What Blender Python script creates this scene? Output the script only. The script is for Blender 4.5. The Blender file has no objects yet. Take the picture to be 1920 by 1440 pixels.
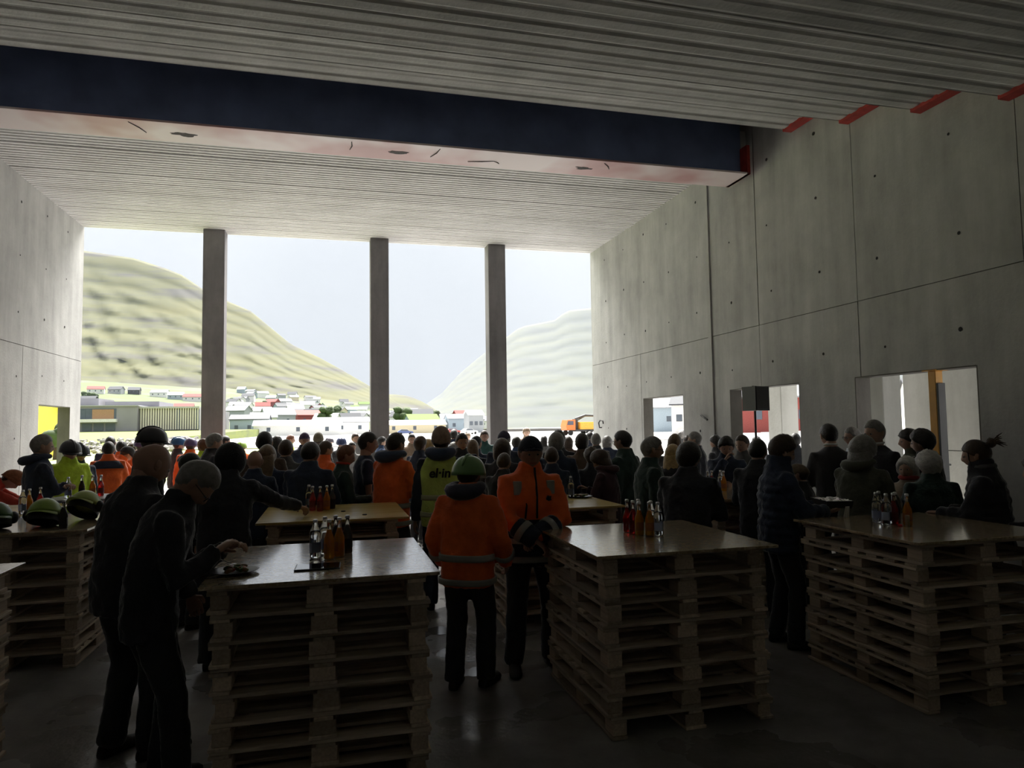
import bpy, math, random
import numpy as np
from mathutils import Vector, Matrix, noise

random.seed(11)
rad = math.radians
sc = bpy.context.scene
COL = sc.collection

# ------------------------------------------------------------------ camera
CAM_H = 1.85
_yaw, _pitch, _roll, _f = 0.25605, 0.061609, -0.014708, 1304.71
_fw = Vector((math.sin(_yaw) * math.cos(_pitch), math.cos(_yaw) * math.cos(_pitch), math.sin(_pitch)))
_rt = Vector((math.cos(_yaw), -math.sin(_yaw), 0))
_up = _rt.cross(_fw)
_r = math.cos(_roll) * _rt + math.sin(_roll) * _up
_u = -math.sin(_roll) * _rt + math.cos(_roll) * _up
cam_data = bpy.data.cameras.new('camera')
cam_data.sensor_width = 36.0
cam_data.lens = _f * 36.0 / 1920.0
cam_data.clip_start = 0.05
cam_data.clip_end = 20000
cam = bpy.data.objects.new('camera', cam_data)
COL.objects.link(cam)
cam.matrix_world = Matrix(((_r.x, _u.x, -_fw.x, 0), (_r.y, _u.y, -_fw.y, 0), (_r.z, _u.z, -_fw.z, CAM_H), (0, 0, 0, 1)))
sc.camera = cam

# ------------------------------------------------------------------ sky, exposure
w = bpy.data.worlds.new('overcast_sky')
sc.world = w
w.use_nodes = True
nt = w.node_tree
nt.nodes.clear()
_out = nt.nodes.new('ShaderNodeOutputWorld')
_bg = nt.nodes.new('ShaderNodeBackground')
_tc = nt.nodes.new('ShaderNodeTexCoord')
_sep = nt.nodes.new('ShaderNodeSeparateXYZ')
_ramp = nt.nodes.new('ShaderNodeValToRGB')
_nz = nt.nodes.new('ShaderNodeTexNoise')
_mul = nt.nodes.new('ShaderNodeMixRGB')
_nz.inputs['Scale'].default_value = 2.2
_nz.inputs['Detail'].default_value = 4
nt.links.new(_tc.outputs['Generated'], _sep.inputs[0])
nt.links.new(_tc.outputs['Generated'], _nz.inputs['Vector'])
nt.links.new(_sep.outputs['Z'], _ramp.inputs['Fac'])
e = _ramp.color_ramp.elements
e[0].position = 0.0
e[0].color = (0.245, 0.260, 0.282, 1)
e[1].position = 1.0
e[1].color = (0.93, 0.95, 1.0, 1)
x = e.new(0.12); x.color = (0.25, 0.266, 0.288, 1)
x = e.new(0.26); x.color = (0.275, 0.290, 0.310, 1)
_cr = nt.nodes.new('ShaderNodeValToRGB')
_cr.color_ramp.elements[0].position = 0.35
_cr.color_ramp.elements[0].color = (0.90, 0.91, 0.93, 1)
_cr.color_ramp.elements[1].position = 0.68
_cr.color_ramp.elements[1].color = (1.12, 1.12, 1.10, 1)
nt.links.new(_nz.outputs['Fac'], _cr.inputs['Fac'])
_mul.blend_type = 'MULTIPLY'
_mul.inputs['Fac'].default_value = 1.0
nt.links.new(_ramp.outputs['Color'], _mul.inputs['Color1'])
nt.links.new(_cr.outputs['Color'], _mul.inputs['Color2'])
nt.links.new(_mul.outputs['Color'], _bg.inputs['Color'])
_bg.inputs['Strength'].default_value = 0.84
nt.links.new(_bg.outputs[0], _out.inputs['Surface'])

sun_data = bpy.data.lights.new('veiled_sun', 'SUN')
sun_data.energy = 8.0
sun_data.angle = rad(45)
sun_data.color = (1.0, 0.97, 0.92)
sun = bpy.data.objects.new('veiled_sun', sun_data)
COL.objects.link(sun)
_el, _az = rad(52), rad(8)          # high, ahead and to the right, behind thin cloud
sun.rotation_euler = Vector((math.sin(_az) * math.cos(_el), math.cos(_az) * math.cos(_el), math.sin(_el))).to_track_quat('Z', 'Y').to_euler()

vs = sc.view_settings
vs.view_transform = 'Standard'
vs.look = 'None'
vs.gamma = 1.0
vs.use_curve_mapping = False
vs.exposure = 1.35
sc.display_settings.display_device = 'sRGB'
try:
    sc.cycles.max_bounces = 10
    sc.cycles.diffuse_bounces = 5
    sc.cycles.transmission_bounces = 8
    sc.cycles.use_denoising = True
    sc.cycles.sample_clamp_indirect = 6.0
except Exception:
    pass

# ------------------------------------------------------------------ materials
MATS = {}


def nodes_of(name):
    m = bpy.data.materials.new(name)
    m.use_nodes = True
    t = m.node_tree
    b = t.nodes['Principled BSDF']
    return m, t, b


def set_in(b, **k):
    for n, v in k.items():
        n = n.replace('_', ' ')
        if n in b.inputs:
            if isinstance(v, tuple) and len(v) == 3:
                v = (*v, 1)
            b.inputs[n].default_value = v


def plain(name, col, rough=0.7, metal=0.0, var=0.12, scale=6.0, bump=0.0, bscale=60.0, **kw):
    """plain procedural material: base colour broken up by noise, optional bump"""
    key = (name, col, rough, metal, var, scale, bump)
    if key in MATS:
        return MATS[key]
    m, t, b = nodes_of(name)
    tc = t.nodes.new('ShaderNodeTexCoord')
    nz = t.nodes.new('ShaderNodeTexNoise')
    nz.inputs['Scale'].default_value = scale
    nz.inputs['Detail'].default_value = 5
    t.links.new(tc.outputs['Object'], nz.inputs['Vector'])
    cr = t.nodes.new('ShaderNodeValToRGB')
    cr.color_ramp.elements[0].position = 0.3
    cr.color_ramp.elements[1].position = 0.7
    cr.color_ramp.elements[0].color = (*[c * (1 - var) for c in col], 1)
    cr.color_ramp.elements[1].color = (*[min(1, c * (1 + var)) for c in col], 1)
    t.links.new(nz.outputs['Fac'], cr.inputs['Fac'])
    t.links.new(cr.outputs['Color'], b.inputs['Base Color'])
    set_in(b, Roughness=rough, Metallic=metal, **kw)
    if bump:
        n2 = t.nodes.new('ShaderNodeTexNoise')
        n2.inputs['Scale'].default_value = bscale
        n2.inputs['Detail'].default_value = 4
        t.links.new(tc.outputs['Object'], n2.inputs['Vector'])
        bp = t.nodes.new('ShaderNodeBump')
        bp.inputs['Strength'].default_value = bump
        bp.inputs['Distance'].default_value = 0.01
        t.links.new(n2.outputs['Fac'], bp.inputs['Height'])
        t.links.new(bp.outputs[0], b.inputs['Normal'])
    MATS[key] = m
    return m


def fabric(col):
    m = plain('fabric', tuple(col), 0.85, 0, 0.18, 9.0, 0.5, 45.0)
    b = m.node_tree.nodes['Principled BSDF']
    b.inputs['Sheen Weight'].default_value = 0.7
    b.inputs['Sheen Roughness'].default_value = 0.25
    return m


def concrete(name, lo, hi, streak=(1.6, 1.6, 0.22), rough=0.8, seed=0.0):
    m, t, b = nodes_of(name)
    tc = t.nodes.new('ShaderNodeTexCoord')
    mp = t.nodes.new('ShaderNodeMapping')
    mp.inputs['Scale'].default_value = streak
    mp.inputs['Location'].default_value = (seed, seed, seed)
    t.links.new(tc.outputs['Object'], mp.inputs['Vector'])
    n1 = t.nodes.new('ShaderNodeTexNoise')
    n1.inputs['Scale'].default_value = 1.7
    n1.inputs['Detail'].default_value = 8
    n1.inputs['Roughness'].default_value = 0.62
    t.links.new(mp.outputs[0], n1.inputs['Vector'])
    n2 = t.nodes.new('ShaderNodeTexNoise')
    n2.inputs['Scale'].default_value = 0.9
    n2.inputs['Detail'].default_value = 9
    n2.inputs['Roughness'].default_value = 0.7
    t.links.new(tc.outputs['Object'], n2.inputs['Vector'])
    mx = t.nodes.new('ShaderNodeMath')
    mx.operation = 'ADD'
    t.links.new(n1.outputs['Fac'], mx.inputs[0])
    t.links.new(n2.outputs['Fac'], mx.inputs[1])
    cr = t.nodes.new('ShaderNodeValToRGB')
    cr.color_ramp.elements[0].position = 0.78 / 2
    cr.color_ramp.elements[1].position = 1.22 / 2
    cr.color_ramp.elements[0].color = (*lo, 1)
    cr.color_ramp.elements[1].color = (*hi, 1)
    hf = t.nodes.new('ShaderNodeMath')
    hf.operation = 'MULTIPLY'
    hf.inputs[1].default_value = 0.5
    t.links.new(mx.outputs[0], hf.inputs[0])
    t.links.new(hf.outputs[0], cr.inputs['Fac'])
    t.links.new(cr.outputs['Color'], b.inputs['Base Color'])
    n3 = t.nodes.new('ShaderNodeTexNoise')
    n3.inputs['Scale'].default_value = 24
    n3.inputs['Detail'].default_value = 8
    t.links.new(tc.outputs['Object'], n3.inputs['Vector'])
    bp = t.nodes.new('ShaderNodeBump')
    bp.inputs['Strength'].default_value = 0.35
    bp.inputs['Distance'].default_value = 0.01
    t.links.new(n3.outputs['Fac'], bp.inputs['Height'])
    t.links.new(bp.outputs[0], b.inputs['Normal'])
    set_in(b, Roughness=rough)
    return m


def wood(name, lo, hi, rough=0.75, axis=0, scale=3.0, object_random=0.35):
    m, t, b = nodes_of(name)
    tc = t.nodes.new('ShaderNodeTexCoord')
    mp = t.nodes.new('ShaderNodeMapping')
    s = [14.0, 14.0, 14.0]
    s[axis] = 0.9
    mp.inputs['Scale'].default_value = s
    oi = t.nodes.new('ShaderNodeObjectInfo')
    t.links.new(tc.outputs['Object'], mp.inputs['Vector'])
    ad = t.nodes.new('ShaderNodeVectorMath')
    ad.operation = 'ADD'
    t.links.new(mp.outputs[0], ad.inputs[0])
    cmb = t.nodes.new('ShaderNodeMath')
    cmb.operation = 'MULTIPLY'
    cmb.inputs[1].default_value = 37.0
    t.links.new(oi.outputs['Random'], cmb.inputs[0])
    t.links.new(cmb.outputs[0], ad.inputs[1])
    n1 = t.nodes.new('ShaderNodeTexNoise')
    n1.inputs['Scale'].default_value = scale
    n1.inputs['Detail'].default_value = 6
    t.links.new(ad.outputs[0], n1.inputs['Vector'])
    cr = t.nodes.new('ShaderNodeValToRGB')
    cr.color_ramp.elements[0].position = 0.3
    cr.color_ramp.elements[1].position = 0.72
    cr.color_ramp.elements[0].color = (*lo, 1)
    cr.color_ramp.elements[1].color = (*hi, 1)
    t.links.new(n1.outputs['Fac'], cr.inputs['Fac'])
    hs = t.nodes.new('ShaderNodeHueSaturation')
    mr = t.nodes.new('ShaderNodeMapRange')
    mr.inputs['To Min'].default_value = 1 - object_random
    mr.inputs['To Max'].default_value = 1 + object_random
    t.links.new(oi.outputs['Random'], mr.inputs['Value'])
    t.links.new(mr.outputs[0], hs.inputs['Value'])
    t.links.new(cr.outputs['Color'], hs.inputs['Color'])
    t.links.new(hs.outputs[0], b.inputs['Base Color'])
    bp = t.nodes.new('ShaderNodeBump')
    bp.inputs['Strength'].default_value = 0.25
    bp.inputs['Distance'].default_value = 0.004
    t.links.new(n1.outputs['Fac'], bp.inputs['Height'])
    t.links.new(bp.outputs[0], b.inputs['Normal'])
    set_in(b, Roughness=rough)
    return m


def chipboard(name, cols, rough):
    """pressed strand board: voronoi cells as strands"""
    m, t, b = nodes_of(name)
    tc = t.nodes.new('ShaderNodeTexCoord')
    mp = t.nodes.new('ShaderNodeMapping')
    mp.inputs['Scale'].default_value = (45, 120, 45)
    mp.inputs['Rotation'].default_value = (0, 0, 0.5)
    nzd = t.nodes.new('ShaderNodeTexNoise')
    nzd.inputs['Scale'].default_value = 9
    t.links.new(tc.outputs['Object'], nzd.inputs['Vector'])
    mixv = t.nodes.new('ShaderNodeVectorMath')
    mixv.operation = 'MULTIPLY_ADD'
    mixv.inputs[1].default_value = (0.12, 0.12, 0.12)
    t.links.new(nzd.outputs['Color'], mixv.inputs[0])
    t.links.new(tc.outputs['Object'], mixv.inputs[2])
    t.links.new(mixv.outputs[0], mp.inputs['Vector'])
    vo = t.nodes.new('ShaderNodeTexVoronoi')
    vo.inputs['Scale'].default_value = 1.0
    t.links.new(mp.outputs[0], vo.inputs['Vector'])
    sp = t.nodes.new('ShaderNodeSeparateColor')
    t.links.new(vo.outputs['Color'], sp.inputs[0])
    cr = t.nodes.new('ShaderNodeValToRGB')
    cr.color_ramp.elements[0].color = (*cols[0], 1)
    cr.color_ramp.elements[1].color = (*cols[-1], 1)
    for i, c in enumerate(cols[1:-1]):
        q = cr.color_ramp.elements.new((i + 1) / (len(cols) - 1))
        q.color = (*c, 1)
    t.links.new(sp.outputs[0], cr.inputs['Fac'])
    t.links.new(cr.outputs['Color'], b.inputs['Base Color'])
    bp = t.nodes.new('ShaderNodeBump')
    bp.inputs['Strength'].default_value = 0.35
    bp.inputs['Distance'].default_value = 0.001
    t.links.new(sp.outputs[1], bp.inputs['Height'])
    t.links.new(bp.outputs[0], b.inputs['Normal'])
    mr = t.nodes.new('ShaderNodeMapRange')
    mr.inputs['To Min'].default_value = rough - 0.06
    mr.inputs['To Max'].default_value = rough + 0.10
    t.links.new(sp.outputs[2], mr.inputs['Value'])
    t.links.new(mr.outputs[0], b.inputs['Roughness'])
    b.inputs['Coat Weight'].default_value = 0.65
    t.links.new(bp.outputs[0], b.inputs['Coat Normal'])
    b.inputs['Coat Roughness'].default_value = 0.12
    b.inputs['Coat IOR'].default_value = 1.6
    return m


def glassy(name, col, rough=0.03, trans=1.0, ior=1.45):
    key = (name, col, rough, trans)
    if key in MATS:
        return MATS[key]
    m, t, b = nodes_of(name)
    nz = t.nodes.new('ShaderNodeTexNoise')
    nz.inputs['Scale'].default_value = 30
    mr = t.nodes.new('ShaderNodeMapRange')
    mr.inputs['To Min'].default_value = rough
    mr.inputs['To Max'].default_value = rough + 0.05
    t.links.new(nz.outputs['Fac'], mr.inputs['Value'])
    t.links.new(mr.outputs[0], b.inputs['Roughness'])
    set_in(b, Base_Color=col, IOR=ior)
    b.inputs['Transmission Weight'].default_value = trans
    MATS[key] = m
    return m


# ------------------------------------------------------------------ mesh helpers
class MB:
    def __init__(s):
        s.v, s.f, s.m = [], [], []

    def add(s, vs_, fs_, mi=0):
        o = len(s.v)
        s.v.extend(tuple(v) for v in vs_)
        for f in fs_:
            s.f.append(tuple(i + o for i in f))
            s.m.append(mi)
        return s

    def box(s, x0, x1, y0, y1, z0, z1, mi=0):
        v = [(x0, y0, z0), (x1, y0, z0), (x1, y1, z0), (x0, y1, z0), (x0, y0, z1), (x1, y0, z1), (x1, y1, z1), (x0, y1, z1)]
        f = [(0, 3, 2, 1), (4, 5, 6, 7), (0, 1, 5, 4), (1, 2, 6, 5), (2, 3, 7, 6), (3, 0, 4, 7)]
        return s.add(v, f, mi)

    def bevbox(s, x0, x1, y0, y1, z0, z1, c=0.004, mi=0):
        """box with chamfered edges"""
        v, f = [], []
        X, Y, Z = (x0, x1), (y0, y1), (z0, z1)
        idx = {}
        for i in (0, 1):
            for j in (0, 1):
                for k in (0, 1):
                    sx, sy, sz = (1 if i == 0 else -1), (1 if j == 0 else -1), (1 if k == 0 else -1)
                    for a in range(3):
                        p = [X[i] + sx * c, Y[j] + sy * c, Z[k] + sz * c]
                        p[a] = (X, Y, Z)[a][(i, j, k)[a]]
                        idx[(i, j, k, a)] = len(v)
                        v.append(tuple(p))
        for a in range(3):
            b_, c_ = (a + 1) % 3, (a + 2) % 3
            for side in (0, 1):
                q = []
                for (m_, n_) in ((0, 0), (1, 0), (1, 1), (0, 1)):
                    key = [0, 0, 0]
                    key[a], key[b_], key[c_] = side, m_, n_
                    q.append(idx[(*key, a)])
                f.append(tuple(q if side else q[::-1]))
            for m_ in (0, 1):
                for n_ in (0, 1):
                    k0, k1 = [0, 0, 0], [0, 0, 0]
                    k0[b_] = k1[b_] = m_
                    k0[c_] = k1[c_] = n_
                    k0[a], k1[a] = 0, 1
                    q = [idx[(*k0, b_)], idx[(*k1, b_)], idx[(*k1, c_)], idx[(*k0, c_)]]
                    f.append(tuple(q if (m_ == n_) else q[::-1]))
        for i in (0, 1):
            for j in (0, 1):
                for k in (0, 1):
                    q = [idx[(i, j, k, 0)], idx[(i, j, k, 1)], idx[(i, j, k, 2)]]
                    f.append(tuple(q if (i + j + k) % 2 else q[::-1]))
        return s.add(v, f, mi)

    def loft(s, rings, mi=0, cap=True, closed=True):
        n = len(rings[0])
        v = [p for r in rings for p in r]
        f = []
        for i in range(len(rings) - 1):
            for j in range(n if closed else n - 1):
                k = (j + 1) % n
                f.append((i * n + j, i * n + k, (i + 1) * n + k, (i + 1) * n + j))
        if cap:
            f.append(tuple(range(n))[::-1])
            f.append(tuple(range((len(rings) - 1) * n, len(rings) * n)))
        return s.add(v, f, mi)

    def lathe(s, prof, n=16, c=(0, 0, 0), mi=0, cap=True):
        rings = [[(c[0] + r * math.cos(2 * math.pi * j / n), c[1] + r * math.sin(2 * math.pi * j / n), c[2] + z) for j in range(n)] for r, z in prof]
        return s.loft(rings, mi, cap)

    def tube(s, pts, rads, n=8, mi=0):
        return s.loft(tube_rings(pts, rads, n), mi)

    def ellipsoid(s, c, r, nu=12, nv=8, mi=0, M=None):
        v, f = [], []
        for i in range(nv + 1):
            th = math.pi * i / nv
            for j in range(nu):
                ph = 2 * math.pi * j / nu
                p = Vector((r[0] * math.sin(th) * math.cos(ph), r[1] * math.sin(th) * math.sin(ph), -r[2] * math.cos(th)))
                if M:
                    p = M @ p
                v.append((c[0] + p[0], c[1] + p[1], c[2] + p[2]))
        for i in range(nv):
            for j in range(nu):
                k = (j + 1) % nu
                f.append((i * nu + j, i * nu + k, (i + 1) * nu + k, (i + 1) * nu + j))
        return s.add(v, f, mi)

    def prism(s, poly, axis, a, b, mi=0):
        """polygon (2D) extruded along axis 0/1/2 from a to b"""
        def P(u, v_, t_):
            return {0: (t_, u, v_), 1: (u, t_, v_), 2: (u, v_, t_)}[axis]
        n = len(poly)
        v = [P(u, q, a) for u, q in poly] + [P(u, q, b) for u, q in poly]
        f = [tuple(range(n))[::-1], tuple(range(n, 2 * n))]
        for i in range(n):
            k = (i + 1) % n
            f.append((i, k, n + k, n + i))
        return s.add(v, f, mi)

    def mesh(s, name, mats=(), smooth=False):
        me = bpy.data.meshes.new(name)
        me.from_pydata(s.v, [], s.f)
        for m in mats:
            me.materials.append(m)
        if any(s.m):
            me.polygons.foreach_set('material_index', s.m)
        if smooth:
            me.polygons.foreach_set('use_smooth', [True] * len(me.polygons))
        me.update()
        return me

    def build(s, name, mats, parent=None, smooth=False, recalc=False):
        if not isinstance(mats, (list, tuple)):
            mats = [mats]
        me = s.mesh(name, mats, smooth)
        return link(name, me, parent)


def tube_rings(pts, rads, n=8):
    pts = [Vector(p) for p in pts]
    rings = []
    t0 = (pts[1] - pts[0]).normalized()
    a = t0.orthogonal().normalized()
    for i, p in enumerate(pts):
        if i == 0:
            t_ = t0
        elif i == len(pts) - 1:
            t_ = (pts[i] - pts[i - 1]).normalized()
        else:
            t_ = ((pts[i + 1] - p).normalized() + (p - pts[i - 1]).normalized())
            t_ = t_.normalized() if t_.length > 1e-6 else (pts[i + 1] - p).normalized()
        a = (a - t_ * a.dot(t_))
        a = a.normalized() if a.length > 1e-6 else t_.orthogonal().normalized()
        b = t_.cross(a)
        r = rads[i] if isinstance(rads, (list, tuple)) else rads
        rings.append([tuple(p + (a * math.cos(2 * math.pi * j / n) + b * math.sin(2 * math.pi * j / n)) * r) for j in range(n)])
    return rings


def link(name, me, parent=None, M=None):
    o = bpy.data.objects.new(name, me)
    COL.objects.link(o)
    if parent is not None:
        o.parent = parent
    if M is not None:
        o.matrix_local = M
    return o


def tag(o, label=None, cat=None, group=None, kind=None):
    if label:
        o['label'] = label
    if cat:
        o['category'] = cat
    if group:
        o['group'] = group
    if kind:
        o['kind'] = kind
    return o


def thing(name, label, cat, loc=(0, 0, 0), rz=0.0, group=None, kind=None):
    o = bpy.data.objects.new(name, None)
    o.empty_display_size = 0.1
    COL.objects.link(o)
    o.location = loc
    o.rotation_euler = (0, 0, rz)
    return tag(o, label, cat, group, kind)

# ================================================================== the hall
WR, WL, YB, YF = 7.0, -5.55, -3.2, 17.96       # right wall, left wall, rear wall, open front
ZC = 6.63
M_WALL = concrete('board_marked_concrete', (0.30, 0.30, 0.29), (0.45, 0.45, 0.435))
M_JOINT = concrete('joint_concrete', (0.10, 0.10, 0.095), (0.16, 0.16, 0.15))
M_SLAB = concrete('slab_concrete', (0.53, 0.52, 0.51), (0.68, 0.67, 0.665), (0.12, 5.0, 5.0))
M_TERR = concrete('terrace_concrete', (0.33, 0.335, 0.32), (0.60, 0.60, 0.58), (0.10, 4.0, 4.0))
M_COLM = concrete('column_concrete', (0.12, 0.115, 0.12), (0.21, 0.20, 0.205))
M_RED = plain('red_primer_steel', (0.38, 0.035, 0.03), 0.6, 0.0, 0.25, 8)
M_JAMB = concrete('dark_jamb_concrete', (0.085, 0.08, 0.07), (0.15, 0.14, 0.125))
M_DARKHOLE = plain('dark_hole', (0.015, 0.015, 0.015), 0.9)


def floor_material():
    m, t, b = nodes_of('damp_concrete_floor')
    tc = t.nodes.new('ShaderNodeTexCoord')
    n1 = t.nodes.new('ShaderNodeTexNoise')
    n1.inputs['Scale'].default_value = 0.8
    n1.inputs['Detail'].default_value = 8
    n1.inputs['Roughness'].default_value = 0.65
    t.links.new(tc.outputs['Object'], n1.inputs['Vector'])
    cr = t.nodes.new('ShaderNodeValToRGB')
    cr.color_ramp.elements[0].position = 0.36
    cr.color_ramp.elements[0].color = (0.14, 0.134, 0.126, 1)
    cr.color_ramp.elements[1].position = 0.68
    cr.color_ramp.elements[1].color = (0.36, 0.35, 0.335, 1)
    t.links.new(n1.outputs['Fac'], cr.inputs['Fac'])
    t.links.new(cr.outputs['Color'], b.inputs['Base Color'])
    n2 = t.nodes.new('ShaderNodeTexNoise')
    n2.inputs['Scale'].default_value = 1.1
    n2.inputs['Detail'].default_value = 6
    t.links.new(tc.outputs['Object'], n2.inputs['Vector'])
    c2 = t.nodes.new('ShaderNodeValToRGB')
    c2.color_ramp.elements[0].position = 0.40
    c2.color_ramp.elements[0].color = (0.13, 0.13, 0.13, 1)
    c2.color_ramp.elements[1].position = 0.56
    c2.color_ramp.elements[1].color = (0.55, 0.55, 0.55, 1)
    t.links.new(n2.outputs['Fac'], c2.inputs['Fac'])
    t.links.new(c2.outputs['Color'], b.inputs['Roughness'])
    n3 = t.nodes.new('ShaderNodeTexNoise')
    n3.inputs['Scale'].default_value = 28
    n3.inputs['Detail'].default_value = 6
    t.links.new(tc.outputs['Object'], n3.inputs['Vector'])
    bp = t.nodes.new('ShaderNodeBump')
    bp.inputs['Strength'].default_value = 0.4
    bp.inputs['Distance'].default_value = 0.006
    t.links.new(n3.outputs['Fac'], bp.inputs['Height'])
    t.links.new(bp.outputs[0], b.inputs['Normal'])
    return m


tag(MB().box(WL - 0.3, WR + 0.3, YB - 0.3, YF, -0.2, 0).build('floor', floor_material()), 'dark damp concrete floor of the unfinished hall', kind='structure')


def split_rect(y0, y1, z0, z1, holes):
    """rectangle minus holes -> list of rectangles"""
    ys = sorted({y0, y1, *[max(y0, min(y1, v)) for h in holes for v in h[:2]]})
    zs = sorted({z0, z1, *[max(z0, min(z1, v)) for h in holes for v in h[2:]]})
    out = []
    for a, b in zip(ys, ys[1:]):
        for c, d in zip(zs, zs[1:]):
            cy, cz = (a + b) / 2, (c + d) / 2
            if b - a < 1e-4 or d - c < 1e-4:
                continue
            if any(h[0] < cy < h[1] and h[2] < cz < h[3] for h in holes):
                continue
            out.append((a, b, c, d))
    return out


def wall_with_panels(name, label, X, sgn, joints_y, joints_z, holes, ties):
    """sgn +1: room lies on the -X side of X (right wall)"""
    o = MB()
    y0, y1, z0, z1 = joints_y[0], joints_y[-1], joints_z[0], joints_z[-1]
    xa, xb = (X + 0.02, X + 0.23) if sgn > 0 else (X - 0.23, X - 0.02)
    for (a, b, c, d) in split_rect(y0, y1, z0, z1, holes):
        o.box(xa, xb, a, b, c, d)
    wall = tag(o.build(name, M_JOINT), label, kind='structure')
    g = 0.006
    for i in range(len(joints_y) - 1):
        for k in range(len(joints_z) - 1):
            p = MB()
            a, b, c, d = joints_y[i] + g, joints_y[i + 1] - g, joints_z[k] + g * (k > 0), joints_z[k + 1] - g
            off = random.uniform(-0.004, 0.004)
            xs = (X + off, X + 0.03) if sgn > 0 else (X - 0.03, X + off)
            for q in split_rect(a, b, c, d, holes):
                p.box(xs[0], xs[1], *q)
            p.build('panel', M_WALL, wall)
    for h in holes:                                  # darker reveals of each opening
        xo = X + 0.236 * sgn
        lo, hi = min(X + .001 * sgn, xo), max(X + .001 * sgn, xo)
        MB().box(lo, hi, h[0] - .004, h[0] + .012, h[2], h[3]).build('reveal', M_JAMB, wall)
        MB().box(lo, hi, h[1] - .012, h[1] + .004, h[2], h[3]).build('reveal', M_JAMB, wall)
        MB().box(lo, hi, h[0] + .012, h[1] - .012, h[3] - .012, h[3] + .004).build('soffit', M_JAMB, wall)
    th = MB()
    for (yy, zz, r_) in ties:
        if any(h[0] - .05 < yy < h[1] + .05 and h[2] < zz < h[3] + .05 for h in holes):
            continue
        n = 8
        x1 = X - 0.0055 * sgn
        ring = lambda rr, xx: [(xx, yy + rr * math.cos(2 * math.pi * j / n), zz + rr * math.sin(2 * math.pi * j / n)) for j in range(n)]
        th.loft([ring(r_, x1), ring(r_ * 0.9, x1 - 0.002 * sgn)], 0)
    t_ = th.build('tie_hole', M_DARKHOLE, wall)
    t_['kind'] = 'stuff'
    return wall


HOLES_R = [(12.9, 14.78, 0, 2.465), (9.25, 11.18, 0, 2.465), (6.19, 8.07, 0, 2.465)]
HOLES_L = [(15.59, 17.31, 0, 2.43)]
_ty = [16.9 - 1.17 * i for i in range(17)]
ties_r = [(y + random.uniform(-.05, .05), z + random.uniform(-.05, .05), random.choice((.018, .022, .028))) for y in _ty for z in (0.6, 1.75, 2.85, 4.05, 5.15, 6.2)]
ties_l = [(y + random.uniform(-.05, .05), z + random.uniform(-.05, .05), random.choice((.018, .022, .028))) for y in _ty for z in (0.6, 1.75, 2.95, 4.1, 5.2, 6.2)]
wall_right = wall_with_panels('wall_right', 'grey board-marked concrete wall with three openings on the right', WR, 1,
                              [YB, 0.9, 3.25, 5.58, 7.95, 10.22, 11.71, 14.87, YF], [0, 3.5, 7.6], HOLES_R, ties_r)
wall_left = wall_with_panels('wall_left', 'pale concrete wall with one opening on the left', WL, -1,
                             [YB, 0.4, 2.8, 5.2, 7.6, 10.0, 12.4, 14.8, YF], [0, 3.5, 7.6], HOLES_L, ties_l)
tag(MB().box(WL - 0.3, WR + 0.3, YB - 0.25, YB, 0, 7.6).build('wall_rear', concrete('pale_rear_concrete', (0.60, 0.60, 0.58), (0.72, 0.72, 0.70))), 'concrete rear wall behind the viewer', kind='structure')
# double pilaster strip on the right wall (thick vertical seam)
tag(MB().box(WR - 0.035, WR + 0.01, 11.69, 11.80, 0, ZC).build('trim_1', concrete('seam_concrete', (0.30, 0.30, 0.29), (0.42, 0.42, 0.40))), 'dark vertical seam strip on the right concrete wall', kind='structure')


# ---- ceiling: ribbed slabs behind the beam, stepped terrace units before it
def ribbed_profile(y0, y1, z, depth, ribs, top, wob=0.0):
    pts = [(y0, top), (y0, z + depth * 0.5)]
    wdt = (y1 - y0) / ribs
    for i in range(ribs):
        a = y0 + i * wdt
        dz = random.uniform(-wob, wob)
        pts += [(a + wdt * 0.08, z + depth), (a + wdt * 0.24, z + dz), (a + wdt * 0.76, z + dz), (a + wdt * 0.92, z + depth)]
    pts += [(y1, z + depth * 0.5), (y1, top)]
    return pts


ceil_o = thing('ceiling', 'ribbed concrete slab ceiling stepping down towards the viewer', None, kind='structure')
ceil_o['kind'] = 'structure'
slab_edges = [10.4, 11.62, 12.8, 13.98, 15.15, 16.3, 17.3, YF]
for a, b in zip(slab_edges, slab_edges[1:]):
    n = max(5, round((b - a) / 0.118))
    MB().prism(ribbed_profile(a + 0.011, b - 0.011, ZC + random.uniform(-.008, .008), 0.020, n, ZC + 0.3, 0.003)[::-1], 0, WL - 0.02, WR + 0.02).build('slab', M_SLAB, ceil_o)
MB().box(WL - 0.3, WR + 0.3, 9.1, YF + 0.05, 7.15, 7.5).build('roof_deck', M_JOINT, ceil_o)
STEP = [(9.2, 7.98, 6.43), (7.98, 6.77, 6.03), (6.77, 5.64, 5.64), (5.64, 4.45, 5.27)]
zz, yy = 5.27, 4.45
while yy > YB:
    zz -= 0.37
    STEP.append((yy, yy - 1.19, zz))
    yy -= 1.19
for i, (y1, y0, z) in enumerate(STEP):
    MB().prism(ribbed_profile(y0 - (0.0), y1, z, 0.012, 6, z + 0.75, 0.006)[::-1], 0, WL - 0.02, WR + 0.02).build('terrace_unit', M_TERR, ceil_o)
    if i < 5:
        MB().box(WR - 0.16, WR - 0.008, y0 + 0.02, y1 - 0.01, z - 0.035, z + 0.02).build('bearing_plate', M_RED, ceil_o)

# ---- steel beam
M_BLUE = plain('veil_blue_steel', (0.13, 0.17, 0.32), 0.5, 0.0, 0.25, 2.0)  # blue in the base colour carries the bluish lens veil


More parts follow.
